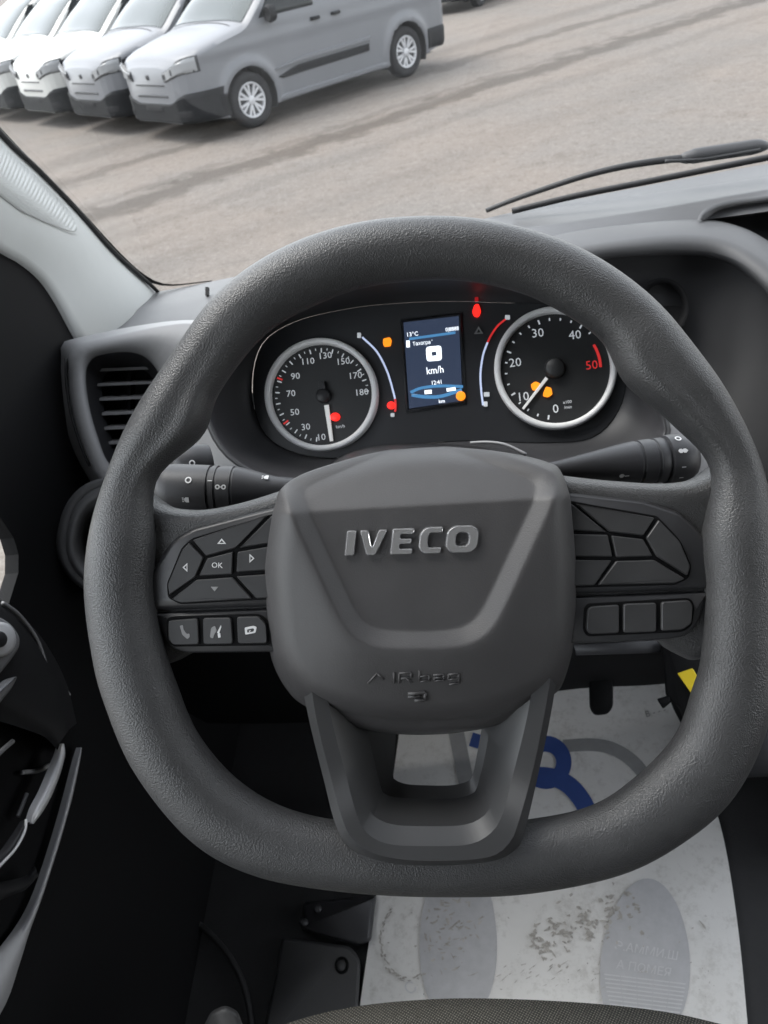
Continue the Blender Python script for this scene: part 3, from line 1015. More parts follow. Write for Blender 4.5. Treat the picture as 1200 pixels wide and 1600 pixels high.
def glyph(par, poly, m=M_ICON, h=.0030, hole=None, name='key_symbol'):
    v, f = prism(poly, MWo, h - .0006, h, .15, hole=hole)
    return mk(name, v, f, m, par, smooth=False)
def trio(c, d, s):
    x, y = c
    q = {'u': [(-s, s * .5), (0, -s * .7), (s, s * .5)], 'd': [(-s, -s * .5), (s, -s * .5), (0, s * .7)], 'l': [(s * .4, -s), (s * .4, s), (-s * .7, 0)], 'r': [(-s * .4, -s), (s * .7, 0), (-s * .4, s)]}[d]
    p = [(x + a, y + b) for a, b in q]
    cx, cy = sum(a for a, b in p) / 3, sum(b for a, b in p) / 3
    return p, [(cx + (a - cx) * .5, cy + (b - cy) * .5) for a, b in p]
KH = .0031
for c, d, s in (((348, 846), 'u', 7), ((292, 886), 'l', 7), ((394, 872), 'r', 7)):
    p, hl_ = trio(c, d, s)
    glyph(Lb, p, M_ICON, KH, hl_)
p, _h = trio((337, 919), 'd', 6)
glyph(Lb, p, M_ICON_DIM, KH)
text_on('key_symbol', 'OK', MWo, 341, 883, 12, M_ICON, Lb, KH, rad(2))
# telephone, speech and menu symbols
LH = .0019
glyph(Lb2, round_poly([(282, 977), (287, 976), (288, 983), (293, 990), (297, 989), (298, 994), (294, 998), (286, 991)], 1.5, 2), M_ICON_DIM, LH)
glyph(Lb2, round_poly([(331, 980), (337, 977), (340, 985), (336, 990), (334, 997), (329, 995)], 2, 2), M_ICON_DIM, LH)
glyph(Lb2, round_poly([(340, 988), (346, 976), (347, 979), (343, 990)], .6, 2), M_ICON, LH)
glyph(Lb2, round_poly([(341, 990), (345, 988), (346, 995), (342, 996)], .8, 2), M_ICON, LH)
glyph(Lb2, round_poly([(383, 980), (397, 977), (402, 979), (400, 988), (384, 991)], 1.5, 2), M_ICON, LH, round_poly([(387, 983), (396, 981), (398, 982), (397, 986), (387, 988)], 1, 2))
glyph(Lb2, [(389, 985), (393, 984), (391, 987)], M_ICON, LH)

# airbag cover: one moulded skin with a sunken shield
outl_ = [(439, 764), (469, 741), (530, 719), (595, 702), (682, 694), (747, 698), (812, 708), (859, 721), (878, 738), (890, 810), (899, 897), (898, 1000), (878, 1066), (856, 1087), (812, 1109), (738, 1124), (638, 1127), (573, 1121), (490, 1098), (456, 1074), (430, 1032), (420, 983), (415, 897), (422, 840), (432, 788)]
NA = 300
ol = cat_rom(outl_, NA, True)
PC = (657, 905)
shield = [(436, 752), (546, 990), (572, 1006), (728, 1006), (760, 988), (874, 742), (660, 650)]
def sd_poly(x, y, poly):
    """inside distance to a convex polygon (positive inside), softened at the corners"""
    ds = []
    k = len(poly)
    cx = sum(p[0] for p in poly) / k
    cy = sum(p[1] for p in poly) / k
    for i in range(k):
        (x0, y0), (x1, y1) = poly[i], poly[(i + 1) % k]
        nx, ny = y1 - y0, x0 - x1
        L = math.hypot(nx, ny)
        nx, ny = nx / L, ny / L
        if (cx - x0) * nx + (cy - y0) * ny < 0:
            nx, ny = -nx, -ny
        ds.append((x - x0) * nx + (y - y0) * ny)
    m_ = min(ds)
    kk = 9.0
    return m_ - kk * math.log(sum(math.exp(-(d - m_) / kk) for d in ds))
def sstep(a, b, x):
    t = min(1, max(0, (x - a) / (b - a)))
    return t * t * (3 - 2 * t)
def pad_h(x, y, t=0.):
    h = .020
    sdv = sd_poly(x, y, shield)
    h -= .0068 * (math.sqrt(max(0, sdv) ** 2 + 6) - math.sqrt(max(0, sdv - 24) ** 2 + 6) + 0) / 24 if sdv > -30 else 0
    # narrow ridge along the left arm of the shield
    yl = 800 - (x - 490) * (18 / 320)
    dy = yl - y
    h -= PXM * .72 * (math.sqrt(max(0, dy + 2) ** 2 + 14) - math.sqrt(14) if dy > -2 else 0)
    out = max(0, -sdv)
    h -= PXM * .30 * (math.sqrt(out * out + 200) - math.sqrt(200))
    if t > .80:
        h -= .010 * ((t - .80) / .20) ** 2.4
    return h
rows = []
NT = 110
for k in range(1, NT + 1):
    t = (k / NT) ** .9
    rows.append([MWo(PC[0] + (q[0] - PC[0]) * t, PC[1] + (q[1] - PC[1]) * t, pad_h(PC[0] + (q[0] - PC[0]) * t, PC[1] + (q[1] - PC[1]) * t, t)) for q in ol])
for ex, hh in ((.25, .002), (.6, .006), (1.0, .013), (1.0, .034)):
    row = []
    for q in ol:
        dx, dy = q[0] - PC[0], q[1] - PC[1]
        L = math.hypot(dx, dy)
        e = 3 + 30 * max(0, dy / L) ** 1.5
        hb = pad_h(q[0], q[1], 1)
        row.append(MWo(q[0] + dx / L * e * ex, q[1] + dy / L * e * ex, max(-.028, hb - hh)))
    rows.append(row)
v, f = loft(rows, cu=True)
ci = len(v)
v.append(MWo(PC[0], PC[1], pad_h(*PC)))
f += [(i, (i + 1) % NA, ci) for i in range(NA)]
cover = mk('airbag_cover', v, f, M_PAD, whl)

# chrome letters
def MP(px, py, h=0.):
    return MWo(px, py, pad_h(px, py) + h)
def letter(poly, hole=None, r=3.6):
    po = round_poly(poly, r, 4)
    lx, ly = sum(p[0] for p in po) / len(po), sum(p[1] for p in po) / len(po)
    hb = pad_h(lx, ly)
    def MP(px, py, h=0.):
        return MWo(px, py, hb + h)
    loops = [[MP(x, y, -.001) for x, y in po], [MP(x, y, .0006) for x, y in po], [MP(x, y, .0014) for x, y in inset(po, .6)], [MP(x, y, .0021) for x, y in inset(po, 1.2)], [MP(x, y, .0025) for x, y in inset(po, 1.9)]]
    v, f = loft(loops, cu=True)
    k = len(po)
    if hole:
        ho = round_poly(hole, r, 4)
        # same count on both loops by construction
        hl_ = [[MP(x, y, .0025) for x, y in inset(ho, -1.9)], [MP(x, y, .0021) for x, y in inset(ho, -1.2)], [MP(x, y, .0014) for x, y in inset(ho, -.6)], [MP(x, y, .0006) for x, y in ho], [MP(x, y, -.001) for x, y in ho]]
        v2, f2 = loft([loops[4]] + hl_, cu=True)
        v, f = join((v, f), (v2, f2))
    else:
        f.append(tuple(4 * k + i for i in range(k)))
    return mk('badge_letter', v, f, M_CHROME, whl, smooth=False)
def cell(x0, x1, yb, h, pts):
    """points in a unit cell (x right, y up) to photo pixels, sheared like the badge"""
    return [((x0 + (x1 - x0) * p[0] + 4 * p[1]), yb - (x0 + (x1 - x0) * p[0] - 541) * .028 - h * p[1]) + tuple(p[2:]) for p in pts]
letter(cell(540, 555, 867, 39, [(0, 0), (1, 0), (1, 1), (0, 1)]))
letter(cell(559, 602, 867, 39, [(.34, 0), (.66, 0), (1, 1), (.68, 1), (.5, .34), (.32, 1), (0, 1)]))
letter(cell(609, 643, 867, 40, [(0, 0), (1, 0), (1, .24), (.40, .24), (.40, .40), (.92, .40), (.92, .62), (.40, .62), (.40, .77), (1, .77), (1, 1), (0, 1)]), r=3.6)
letter(cell(651, 686, 867, 41, [(.25, 0, 9), (1, 0), (1, .25), (.48, .25, 4), (.40, .34, 3), (.40, .66, 3), (.48, .76, 4), (1, .76), (1, 1), (.25, 1, 9), (0, .78, 8), (0, .22, 8)]), r=3.6)
letter(cell(692, 741, 867, 42, [(.2, 0), (.8, 0), (1, .2), (1, .8), (.8, 1), (.2, 1), (0, .8), (0, .2)]), cell(692, 741, 867, 42, [(.38, .27), (.62, .27), (.69, .36), (.69, .64), (.62, .73), (.38, .73), (.31, .64), (.31, .36)]), r=7)
# moulded AIRbag lettering and symbol
def stroke(pts, w=.00065, name='moulded_letter'):
    q = [MP(x, y, .0003) for x, y in pts]
    v, f = join(*[tube([a, b], w, 6) for a, b in zip(q, q[1:])])
    return mk(name, v, f, M_PAD, cover)
stroke([(576, 1058), (590, 1042)])
stroke([(590, 1043), (600, 1052)])
stroke([(615, 1041), (615, 1058)])
stroke([(623, 1058), (623, 1042), (640, 1041), (641, 1049), (625, 1050)])
stroke([(634, 1050), (642, 1057)])
stroke([(653, 1038), (654, 1055), (668, 1054), (668, 1046), (654, 1047)])
stroke([(674, 1045), (689, 1044), (690, 1053), (676, 1054), (676, 1049), (689, 1048)])
stroke([(712, 1043), (697, 1044), (697, 1052), (712, 1051), (712, 1043), (713, 1058), (698, 1060)])
stroke([(636, 1075), (662, 1073), (663, 1085), (646, 1086)], .0012, 'moulded_symbol')
stroke([(636, 1080), (655, 1079)], .0010, 'moulded_symbol')

# lower spoke: a U-shaped bracket with a scooped opening
def urow(pts, h, n=60):
    return [MW(q[0], q[1], h + (.0165 * sstep(1190, 1300, q[1]) if h > -.01 else 0)) for q in cat_rom([p + (0,) for p in pts], n)]
u_out = [(470, 1060), (484, 1130), (505, 1215), (524, 1288), (544, 1322), (586, 1346), (660, 1356), (768, 1349), (806, 1328), (822, 1290), (842, 1205), (858, 1130), (870, 1060)]
u_mid = [(484, 1060), (496, 1130), (517, 1215), (538, 1288), (556, 1316), (596, 1337), (662, 1345), (760, 1340), (795, 1318), (810, 1285), (832, 1205), (848, 1130), (860, 1060)]
u_in = [(506, 1060), (520, 1132), (539, 1205), (558, 1275), (576, 1304), (608, 1319), (660, 1322), (729, 1320), (764, 1304), (784, 1275), (803, 1205), (822, 1128), (834, 1060)]
u_sc = [(560, 1060), (570, 1120), (583, 1180), (596, 1232), (604, 1242), (630, 1247), (670, 1248), (712, 1247), (738, 1240), (746, 1228), (758, 1180), (768, 1120), (776, 1060)]
u_ho = [(618, 1060), (619, 1120), (617, 1170), (614, 1208), (617, 1218), (635, 1225), (665, 1227), (705, 1227), (730, 1221), (738, 1212), (746, 1175), (755, 1120), (760, 1060)]
v, f = loft([urow(u_out, -.03), urow(u_out, -.002), urow(u_mid, .0065), urow(u_in, .005), urow(u_in, .002), urow([(a[0] + (b[0] - a[0]) * .42, a[1] + (b[1] - a[1]) * .42) for a, b in zip(u_in, u_sc)], -.0055), urow(u_sc, -.024), urow(u_ho, -.028), urow(u_ho, -.045)])
mk('lower_spoke', v, f, M_SPOKE, whl, sharp=24)

# ------------------------------------------------------------------ steering column and stalks
col = thing('steering_column', 'black steering column shroud behind the airbag cover', 'steering column', P(660, 900, .60))
v, f = loft([ell(655, 850, 150, 130, .50, tw=0, p=3), ell(660, 830, 165, 125, .56, p=3), ell(665, 800, 170, 105, .66, p=3), ell(668, 790, 170, 100, .74, p=3)], cu=True)
f.append(tuple(range(48)))
mk('shroud', v, f, M_DARK, col)
v, f = tube([P(*q) for q in cat_rom([(735, 692, .565), (762, 691, .56), (790, 695, .555), (822, 710, .55)], 24)], .0012, 8)
mk('shroud_edge', v, f, M_GREYTRIM, col)

def stalk(name, label, a, b, da, db, prof, seg=36):
    """lathe along a line from the column (a) to the tip (b); prof = (fraction, radius in m)"""
    A, B = P(a[0], a[1], da), P(b[0], b[1], db)
    t = thing(name, label, 'stalk', (A + B) / 2)
    ax = (B - A)
    n = (F - ax.normalized() * F.dot(ax.normalized())).normalized()
    o = ax.normalized().cross(n)
    def pt(s, ang, r):
        return A + ax * s - n * (math.cos(ang) * r) + o * (math.sin(ang) * r)
    rows = [[pt(s, math.tau * k / seg, r) for k in range(seg)] for s, r in prof]
    v, f = loft(rows, cu=True)
    f.append(tuple(range(seg)))
    f.append(tuple((len(prof) - 1) * seg + k for k in range(seg)))
    mk('lever', v, f, M_HOOD, t, sharp=50)
    return t, pt, ax.length
LEFT_PROF = [(0, .0085), (.2, .0095), (.42, .0148), (.46, .0155), (.463, .0149), (.475, .0149), (.478, .0157), (.565, .0158), (.568, .0150), (.58, .0150), (.583, .0158), (.615, .0158), (.618, .0150), (.63, .0150), (.633, .0160), (.88, .0163), (.93, .0158), (.97, .0132), (.99, .0085), (1.0, .003)]
s1, pt1, L1 = stalk('indicator_stalk', 'black lighting and indicator stalk left of the steering hub', (478, 768), (245, 762), .50, .505, LEFT_PROF)
def sym(t, pt, L, s, ang, poly, r, sc_=.0000125, m=M_ICON):
    """flat print on the barrel: poly in 0.1 mm, x along the stalk towards the tip"""
    vs = []
    for x, y in poly:
        vs.append(pt(s + x * 1e-4 / L, -ang + y * 1e-4 / r, r + .0004))
    return mk('print_symbol', vs, [tuple(range(len(vs)))], m, t, smooth=False)
def ringp(t, pt, L, s, ang, r, ro, ri, m=M_ICON, n=14):
    a = [pt(s + ro * math.cos(i * math.tau / n) / L, -ang + ro * math.sin(i * math.tau / n) / r, r + .0004) for i in range(n)]
    b = [pt(s + ri * math.cos(i * math.tau / n) / L, -ang + ri * math.sin(i * math.tau / n) / r, r + .0004) for i in range(n)]
    v, f = loft([a, b], cu=True)
    return mk('print_symbol', v, f, m, t, smooth=False)
SG = 1
import itertools
def put(t, pt, L, kind, s, ang, r):
    if kind == 'o':
        ringp(t, pt, L, s, ang, r, .0022, .0013)
    elif kind == 'lamp':
        sym(t, pt, L, s, ang, [(-14, -18), (6, -18), (16, -8), (16, 8), (6, 18), (-14, 18)], r)
        for k in (-12, 0, 12):
            sym(t, pt, L, s, ang, [(19, k - 3), (30, k - 3), (30, k + 3), (19, k + 3)], r)
    elif kind == 'pos':
        ringp(t, pt, L, s - .012, ang, r, .0016, .0008)
        ringp(t, pt, L, s + .028, ang, r, .0016, .0008)
        sym(t, pt, L, s, ang, [(-6, -3), (20, -3), (20, 3), (-6, 3)], r)
    elif kind == 'bar':
        sym(t, pt, L, s, ang, [(-14, -3), (14, -3), (14, 3), (-14, 3)], r)
    elif kind == 'blob':
        sym(t, pt, L, s, ang, [(-18, -4), (-8, -14), (6, -14), (20, 0), (6, 14), (-8, 14), (-18, 6)], r)
put(s1, pt1, L1, 'o', .74, rad(18), .0162)
put(s1, pt1, L1, 'lamp', .75, rad(-28), .0162)
put(s1, pt1, L1, 'bar', .60, rad(18), .0159)
put(s1, pt1, L1, 'pos', .52, rad(4), .0159)
put(s1, pt1, L1, 'lamp', .25, rad(48), .0112)
put(s1, pt1, L1, 'lamp', .27, rad(-32), .0112)
put(s1, pt1, L1, 'o', .19, rad(-32), .0098)
RIGHT_PROF = [(0, .0045), (.12, .006), (.5, .0130), (.60, .0145), (.605, .0139), (.618, .0139), (.622, .0147), (.70, .0150), (.705, .0143), (.72, .0143), (.725, .0151), (.775, .0152), (.78, .0146), (.79, .0146), (.795, .0164), (.86, .0168), (.93, .0160), (.975, .0128), (.993, .007), (1.0, .002)]
s2, pt2, L2 = stalk('wiper_stalk', 'black wiper stalk right of the steering hub', (846, 736), (1086, 714), .50, .51, RIGHT_PROF)
put(s2, pt2, L2, 'blob', .47, rad(38), .0132)
put(s2, pt2, L2, 'bar', .50, rad(38), .0137)
put(s2, pt2, L2, 'o', .845, rad(-48), .0169)
for dx in (-.012, .014):
    put(s2, pt2, L2, 'blob', .845 + dx, rad(-14), .0169)
put(s2, pt2, L2, 'bar', .845, rad(22), .0169)
put(s2, pt2, L2, 'bar', .845, rad(50), .0168)
s3, pt3, L3 = stalk('cruise_stalk', 'short dark lever tip showing above the indicator stalk', (330, 716), (268, 728), .56, .55, [(0, .010), (.3, .0125), (.8, .0135), (.95, .010), (1, .003)])
put(s3, pt3, L3, 'o', .55, rad(-10), .0134)

# ------------------------------------------------------------------ driver's door
DX = -.43
door = thing('driver_door', 'black driver door panel with silver pull handle and window switch', 'door', veh(DX, .3, FZ))
outer = [(-.60, FZ - .02), (-.60, 1.50), (-.55, 2.28), (.20, 2.28), (.40, 2.16), (.80, 1.80), (.98, 1.66), (1.0, 1.58), (1.02, 1.50), (1.0, 1.2), (.98, FZ - .02), (.5, FZ - .02), (.2, FZ - .02)]
hole = [(-.50, 1.42), (-.50, 1.48), (-.46, 2.16), (.12, 2.16), (.24, 2.02), (.50, 1.66), (.540, 1.59), (.556, 1.53), (.558, 1.50), (.552, 1.484), (.538, 1.472), (.50, 1.462), (.1, 1.43)]
v, f = frame_wall(DX - .014, DX, outer, hole)
mk('door_panel', v, f, M_BLACK, door, smooth=False)
gl = [veh(DX - .007, y, z) for y, z in hole]
mk('door_glass', gl, [tuple(range(len(gl)))], M_SIDEGLASS, door, smooth=False)
def DP(px, py, off=0.):
    return ondoor(px, py, DX + off)
def dtube(name, pts, r, m, par=door, n=40, off=.012):
    q = cat_rom([p + (r,) if len(p) == 2 else p for p in pts], n)
    v, f = tube([DP(a[0], a[1], off) for a in q], [a[2] for a in q], 10)
    return mk(name, v, f, m, par)
# armrest body standing off the panel
def drow(pts, off, n=40):
    return [DP(a[0], a[1], off) for a in cat_rom([p + (0,) for p in pts], n)]
a0_ = [(-260, 800), (-120, 872), (0, 936), (40, 968), (76, 1012), (104, 1068), (120, 1130)]
a1_ = [(-260, 830), (-120, 900), (0, 950), (36, 984), (66, 1026), (92, 1078), (108, 1140)]
a2_ = [(-260, 1010), (-140, 1040), (-30, 1070), (20, 1090), (50, 1110), (76, 1130), (94, 1160)]
a3_ = [(-260, 1080), (-140, 1100), (-30, 1120), (16, 1132), (46, 1142), (70, 1152), (90, 1172)]
v, f = loft([drow(a0_, 0), drow(a0_, .012), drow(a1_, .030), drow(a2_, .046), drow(a3_, .040), drow(a3_, 0)])
mk('armrest', v, f, M_STACK, door)
dtube('armrest_piping', [(4, 942), (24, 956, .002), (44, 978), (60, 1004), (71, 1036)], .0018, M_GREYTRIM, off=.026)
dtube('armrest_piping', [(72, 1018), (88, 1045), (100, 1070), (109, 1086)], .0011, M_GREYTRIM, off=.012)
# window switch panel
sw = [(-60, 950), (2, 965), (20, 978), (31, 996), (30, 1012), (18, 1030), (0, 1052), (-40, 1090), (-90, 1080), (-110, 1000)]
v, f = prism(round_poly(sw, 10, 4), lambda x, y, h: DP(x, y, .040 + h), 0, .010, 3)
swp = mk('switch_panel', v, f, M_GREYTRIM, door)
for rr, h, m, nm in ((28, .014, M_SILVER, 'mirror_switch_ring'), (13, .020, M_DARK, 'mirror_switch_knob')):
    poly = [(0 + rr * .92 * math.cos(i * math.tau / 28), 999 + rr * math.sin(i * math.tau / 28)) for i in range(28)]
    v, f = prism(poly, lambda x, y, hh: DP(x, y, .040 + hh), .004, h, rr * .2)
    mk(nm, v, f, m, swp)
v, f = prism(round_poly([(-40, 1096), (6, 1062), (28, 1056), (18, 1076), (-10, 1110), (-50, 1130)], 6, 3), lambda x, y, h: DP(x, y, .044 + h), 0, .006, 3)
mk('window_switch', v, f, M_GREYTRIM, door)
# pull handle: two silver blades in a dark recess
def blade(name, pts, m, off=.03):
    """pts: (px, py, half width px)"""
    q = cat_rom(pts, 30)
    A, B, Cc = [], [], []
    for i, p in enumerate(q):
        t = V(q[min(29, i + 1)][:2]) - V(q[max(0, i - 1)][:2])
        t.normalize()
        A.append(DP(p[0] - t.y * p[2], p[1] + t.x * p[2], off))
        B.append(DP(p[0], p[1], off + .006))
        Cc.append(DP(p[0] + t.y * p[2], p[1] - t.x * p[2], off))
    D = [x - XV * .005 for x in A]
    E_ = [x - XV * .005 for x in Cc]
    v, f = loft([D, A, B, Cc, E_])
    return mk(name, v, f, m, door)
blade('pull_handle', [(98, 1162, 2), (97, 1178, 5), (88, 1206, 7), (74, 1240, 7.5), (60, 1266, 7), (50, 1286, 3)], M_SILVER)
blade('handle_base', [(42, 1282, 1), (30, 1306, 4), (14, 1332, 6), (-4, 1350, 8), (-40, 1390, 9)], M_HOOD)
dtube('handle_edge', [(41, 1280), (38, 1300), (24, 1326), (8, 1344), (-30, 1382)], .0013, M_SILVER, off=.036)
dtube('handle_pin', [(34, 1207), (60, 1204), (76, 1196)], .0022, M_GREYTRIM, off=.008)
dtube('handle_pin', [(28, 1276), (36, 1256), (42, 1240)], .0018, M_GREYTRIM, off=.012)
dtube('armrest_piping', [(-10, 1186), (4, 1172), (20, 1158)], .0020, M_GREYTRIM, off=.03)
# edge of the door card running down to the pocket
blade('card_edge', [(127, 1168, 1), (122, 1190, 2.8), (108, 1250, 4), (88, 1320, 4), (62, 1400, 4.5), (40, 1450, 8), (14, 1500, 18), (-20, 1560, 30), (-80, 1640, 36)], M_EDGE, .012)
v, f = loft([drow([(-60, 1390), (10, 1376), (40, 1368), (54, 1352)], .02, 20), drow([(-60, 1410), (10, 1392), (40, 1382), (58, 1362)], .032, 20), drow([(-60, 1440), (10, 1402), (40, 1390), (60, 1368)], .02, 20)])
mk('door_pocket_lip', v, f, M_STACK, door)

# ------------------------------------------------------------------ footwell
# side kick panel and seat lever at the lower left
kick = thing('kick_panel', 'dark plastic kick panel at the bottom left of the footwell', 'panel', veh(-.40, .6, FZ))
rowsk = [[(150, 1000, 1.0), (150, 1200, .98), (130, 1400, .92), (90, 1620, .84)], [(200, 1000, 1.06), (215, 1200, 1.04), (215, 1400, .98), (180, 1620, .90)], [(260, 1000, 1.10), (260, 1250, 1.06), (240, 1430, 1.0), (190, 1510, .96)]]
v, f = loft([[P(*q) for q in cat_rom(r, 30)] for r in rowsk])
mk('panel_skin', v, f, M_BLACK, kick)
v, f = loft([[P(*q) for q in cat_rom([(82, 1504, .88), (130, 1512, .9), (190, 1500, .93), (215, 1460, .96)], 20)], [P(*q) for q in cat_rom([(82, 1560, .87), (130, 1575, .88), (200, 1560, .91), (232, 1470, .95)], 20)]])
mk('panel_step', v, f, M_CARPET, kick)
# carpet edge line
cab_ = [onfloor(x, y, FZ + .012) for x, y in cat_rom([(300, 1436), (330, 1460), (362, 1500), (384, 1550), (396, 1620)], 40)]
v, f = tube(cab_, .004, 8)
tag(mk('floor_cable', v, f, M_CARPET), 'thin dark curved cable lying on the floor at lower left', 'cable')
# left foot rest
fr = thing('foot_rest', 'dark grey foot rest plate with a round stud beside the paper mat', 'foot rest', onfloor(490, 1560, FZ))
poly = round_poly([(440, 1465), (548, 1478, 24), (564, 1500, 12), (556, 1640), (404, 1640), (430, 1530, 18)], 8, 4)
v, f = prism(poly, lambda x, y, h: onfloor(x, y, FZ + h), 0, .022, 5)
mk('plate', v, f, M_FOOT, fr, sharp=40)
pc = [(534 + 11 * math.cos(i * math.tau / 24), 1508 + 14 * math.sin(i * math.tau / 24)) for i in range(24)]
pi_ = [(534 + 7 * math.cos(i * math.tau / 24), 1508 + 9.5 * math.sin(i * math.tau / 24)) for i in range(24)]
v, f = prism(pc, lambda x, y, h: onfloor(x, y, FZ + h), .02, .0245, 1, hole=pi_)
mk('stud_ring', v, f, M_BLACK, fr)
v, f = prism(pi_, lambda x, y, h: onfloor(x, y, FZ + h), .02, .023, 1)
mk('stud', v, f, M_FOOT, fr)
# bracket behind the foot rest
br = thing('floor_bracket', 'dark metal bracket behind the foot rest under the wheel', 'bracket', onfloor(520, 1440, FZ))
v, f = prism(round_poly([(474, 1410), (588, 1398), (580, 1470), (560, 1478), (470, 1452)], 6, 3), lambda x, y, h: onfloor(x, y, FZ + h), 0, .03, 6)
mk('bracket_plate', v, f, M_HOOD, br)
for x, y in ((496, 1420), (475, 1441)):
    pc = [(x + 7 * math.cos(i * math.tau / 16), y + 7 * math.sin(i * math.tau / 16)) for i in range(16)]
    v, f = prism(pc, lambda x, y, h: onfloor(x, y, FZ + h), .028, .038, 2)
    mk('bolt', v, f, M_HOOD, br)

# paper floor mat
def paper_mat():
    m = bpy.data.materials.new('printed_paper')
    m.use_nodes = True
    t = m.node_tree
    b = t.nodes['Principled BSDF']
    b.inputs['Roughness'].default_value = .75
    tc = t.nodes.new('ShaderNodeTexCoord')
    def noise(s, d=6, r=.6):
        n = t.nodes.new('ShaderNodeTexNoise')
        n.inputs['Scale'].default_value = s
        n.inputs['Detail'].default_value = d
        n.inputs['Roughness'].default_value = r
        t.links.new(tc.outputs['Object'], n.inputs['Vector'])
        return n.outputs['Fac']
    def ramp(x, a, bb, c, d):
        r = t.nodes.new('ShaderNodeMapRange')
        for i, v_ in (('From Min', a), ('From Max', bb), ('To Min', c), ('To Max', d)):
            r.inputs[i].default_value = v_
        t.links.new(x, r.inputs['Value'])
        return r.outputs[0]
    def mix(fac, a, bb):
        n = t.nodes.new('ShaderNodeMixRGB')
        t.links.new(fac, n.inputs[0])
        for i, x in ((1, a), (2, bb)):
            if isinstance(x, tuple):
                n.inputs[i].default_value = (*x, 1)
            else:
                t.links.new(x, n.inputs[i])
        return n.outputs[0]
    c = mix(ramp(noise(9), .35, .7, 0, .5), (.72, .71, .69), (.61, .60, .575))
    c = mix(ramp(noise(55, 6, .75), .52, .70, 0, .5), c, (.40, .38, .35))
    c = mix(ramp(noise(16, 8, .8), .54, .68, 0, .45), c, (.38, .36, .33))
    t.links.new(c, b.inputs['Base Color'])
    bp = t.nodes.new('ShaderNodeBump')
    bp.inputs['Distance'].default_value = .008
    bp.inputs['Strength'].default_value = .6
    t.links.new(noise(9, 3), bp.inputs['Height'])
    t.links.new(bp.outputs[0], b.inputs['Normal'])
    return m
M_PAPER = paper_mat()
M_BLUE = mat('blue_ink', (.035, .075, .26), .7, var=.1, vscale=40)
M_GREYINK = mat('grey_ink', (.30, .30, .30), .75, var=.1, vscale=40)
M_FOOTINK = mat('footprint_ink', (.45, .45, .46), .75, var=.08, vscale=60)
M_FOOTLINE = mat('footprint_hatching', (.58, .58, .585), .75)
M_DIRT = mat('dried_mud', (.40, .38, .35), .9, var=.3, vscale=80)
matz = FZ + .010
pm = thing('paper_floor_mat', 'white printed paper floor mat with grey sole prints and muddy marks', 'floor mat', onfloor(860, 1400, FZ))
left_e = cat_rom([(640, 1030), (616, 1200), (588, 1397), (563, 1567), (556, 1640)], 40)
right_e = cat_rom([(1036, 1030), (1046, 1092), (1078, 1160), (1124, 1284), (1152, 1440), (1172, 1640)], 40)
rows = []
for a, b in zip(left_e, right_e):
    row = []
    for k in range(25):
        t = k / 24
        q = onfloor(a[0] + (b[0] - a[0]) * t, a[1] + (b[1] - a[1]) * t, matz)
        q.z += .0004 * math.sin(q.x * 23 + q.y * 9) + .0003 * math.sin(q.y * 41)
        row.append(q)
    rows.append(row)
bot = [[q - ZV * .0008 for q in r] for r in rows]
v1, f1 = loft(rows)
v2, f2 = loft(bot)
v, f = join((v1, f1), (v2, f2))
mk('sheet', v, f, M_PAPER, pm)
def MM(px, py, h=0.):
    q = onfloor(px, py, matz)
    q.z += .0004 * math.sin(q.x * 23 + q.y * 9) + .0003 * math.sin(q.y * 41) + .0012 + h
    return q
def mribbon(name, pts, w, m, n=30, h=0.):
    c = cat_rom(pts, n)
    a, b = [], []
    for i, q in enumerate(c):
        t = V(c[min(n - 1, i + 1)][:2]) - V(c[max(0, i - 1)][:2])
        t.normalize()
        ww = q[2] if len(q) > 2 else w
        a.append(MM(q[0] - t.y * ww, q[1] + t.x * ww, h))
        b.append(MM(q[0] + t.y * ww, q[1] - t.x * ww, h))
    v, f = loft([a, b])
    return mk(name, v, f, m, pm, smooth=False)
# blue outlined figure: round head and shoulders
ring = [[], []]
for i in range(33):
    a = i / 32 * math.tau
    ring[0].append(MM(853 + 40 * math.cos(a), 1192 + 42 * math.sin(a), .0004))
    ring[1].append(MM(853 + 16 * math.cos(a), 1192 + 17 * math.sin(a), .0004))
v, f = loft(ring)
mk('blue_print', v, f, M_BLUE, pm, smooth=False)
mribbon('blue_print', [(760, 1250), (800, 1222), (845, 1213), (880, 1222), (905, 1245), (920, 1275), (926, 1320)], 14, M_BLUE, h=.0005)
mribbon('blue_print', [(736, 1156), (755, 1162), (780, 1172)], 11, M_BLUE, 10, h=.0006)
mribbon('grey_print', [(880, 1166), (920, 1164), (950, 1168), (975, 1180), (996, 1198), (1012, 1220)], 10, M_GREYINK)
mribbon('grey_print', [(712, 1140), (722, 1190), (732, 1240), (740, 1290)], 12, M_GREYINK, 16)
text_on('small_print', 'B - - -', MM, 1024, 1113, 14, M_GREYINK, pm, .0003, rad(-16))
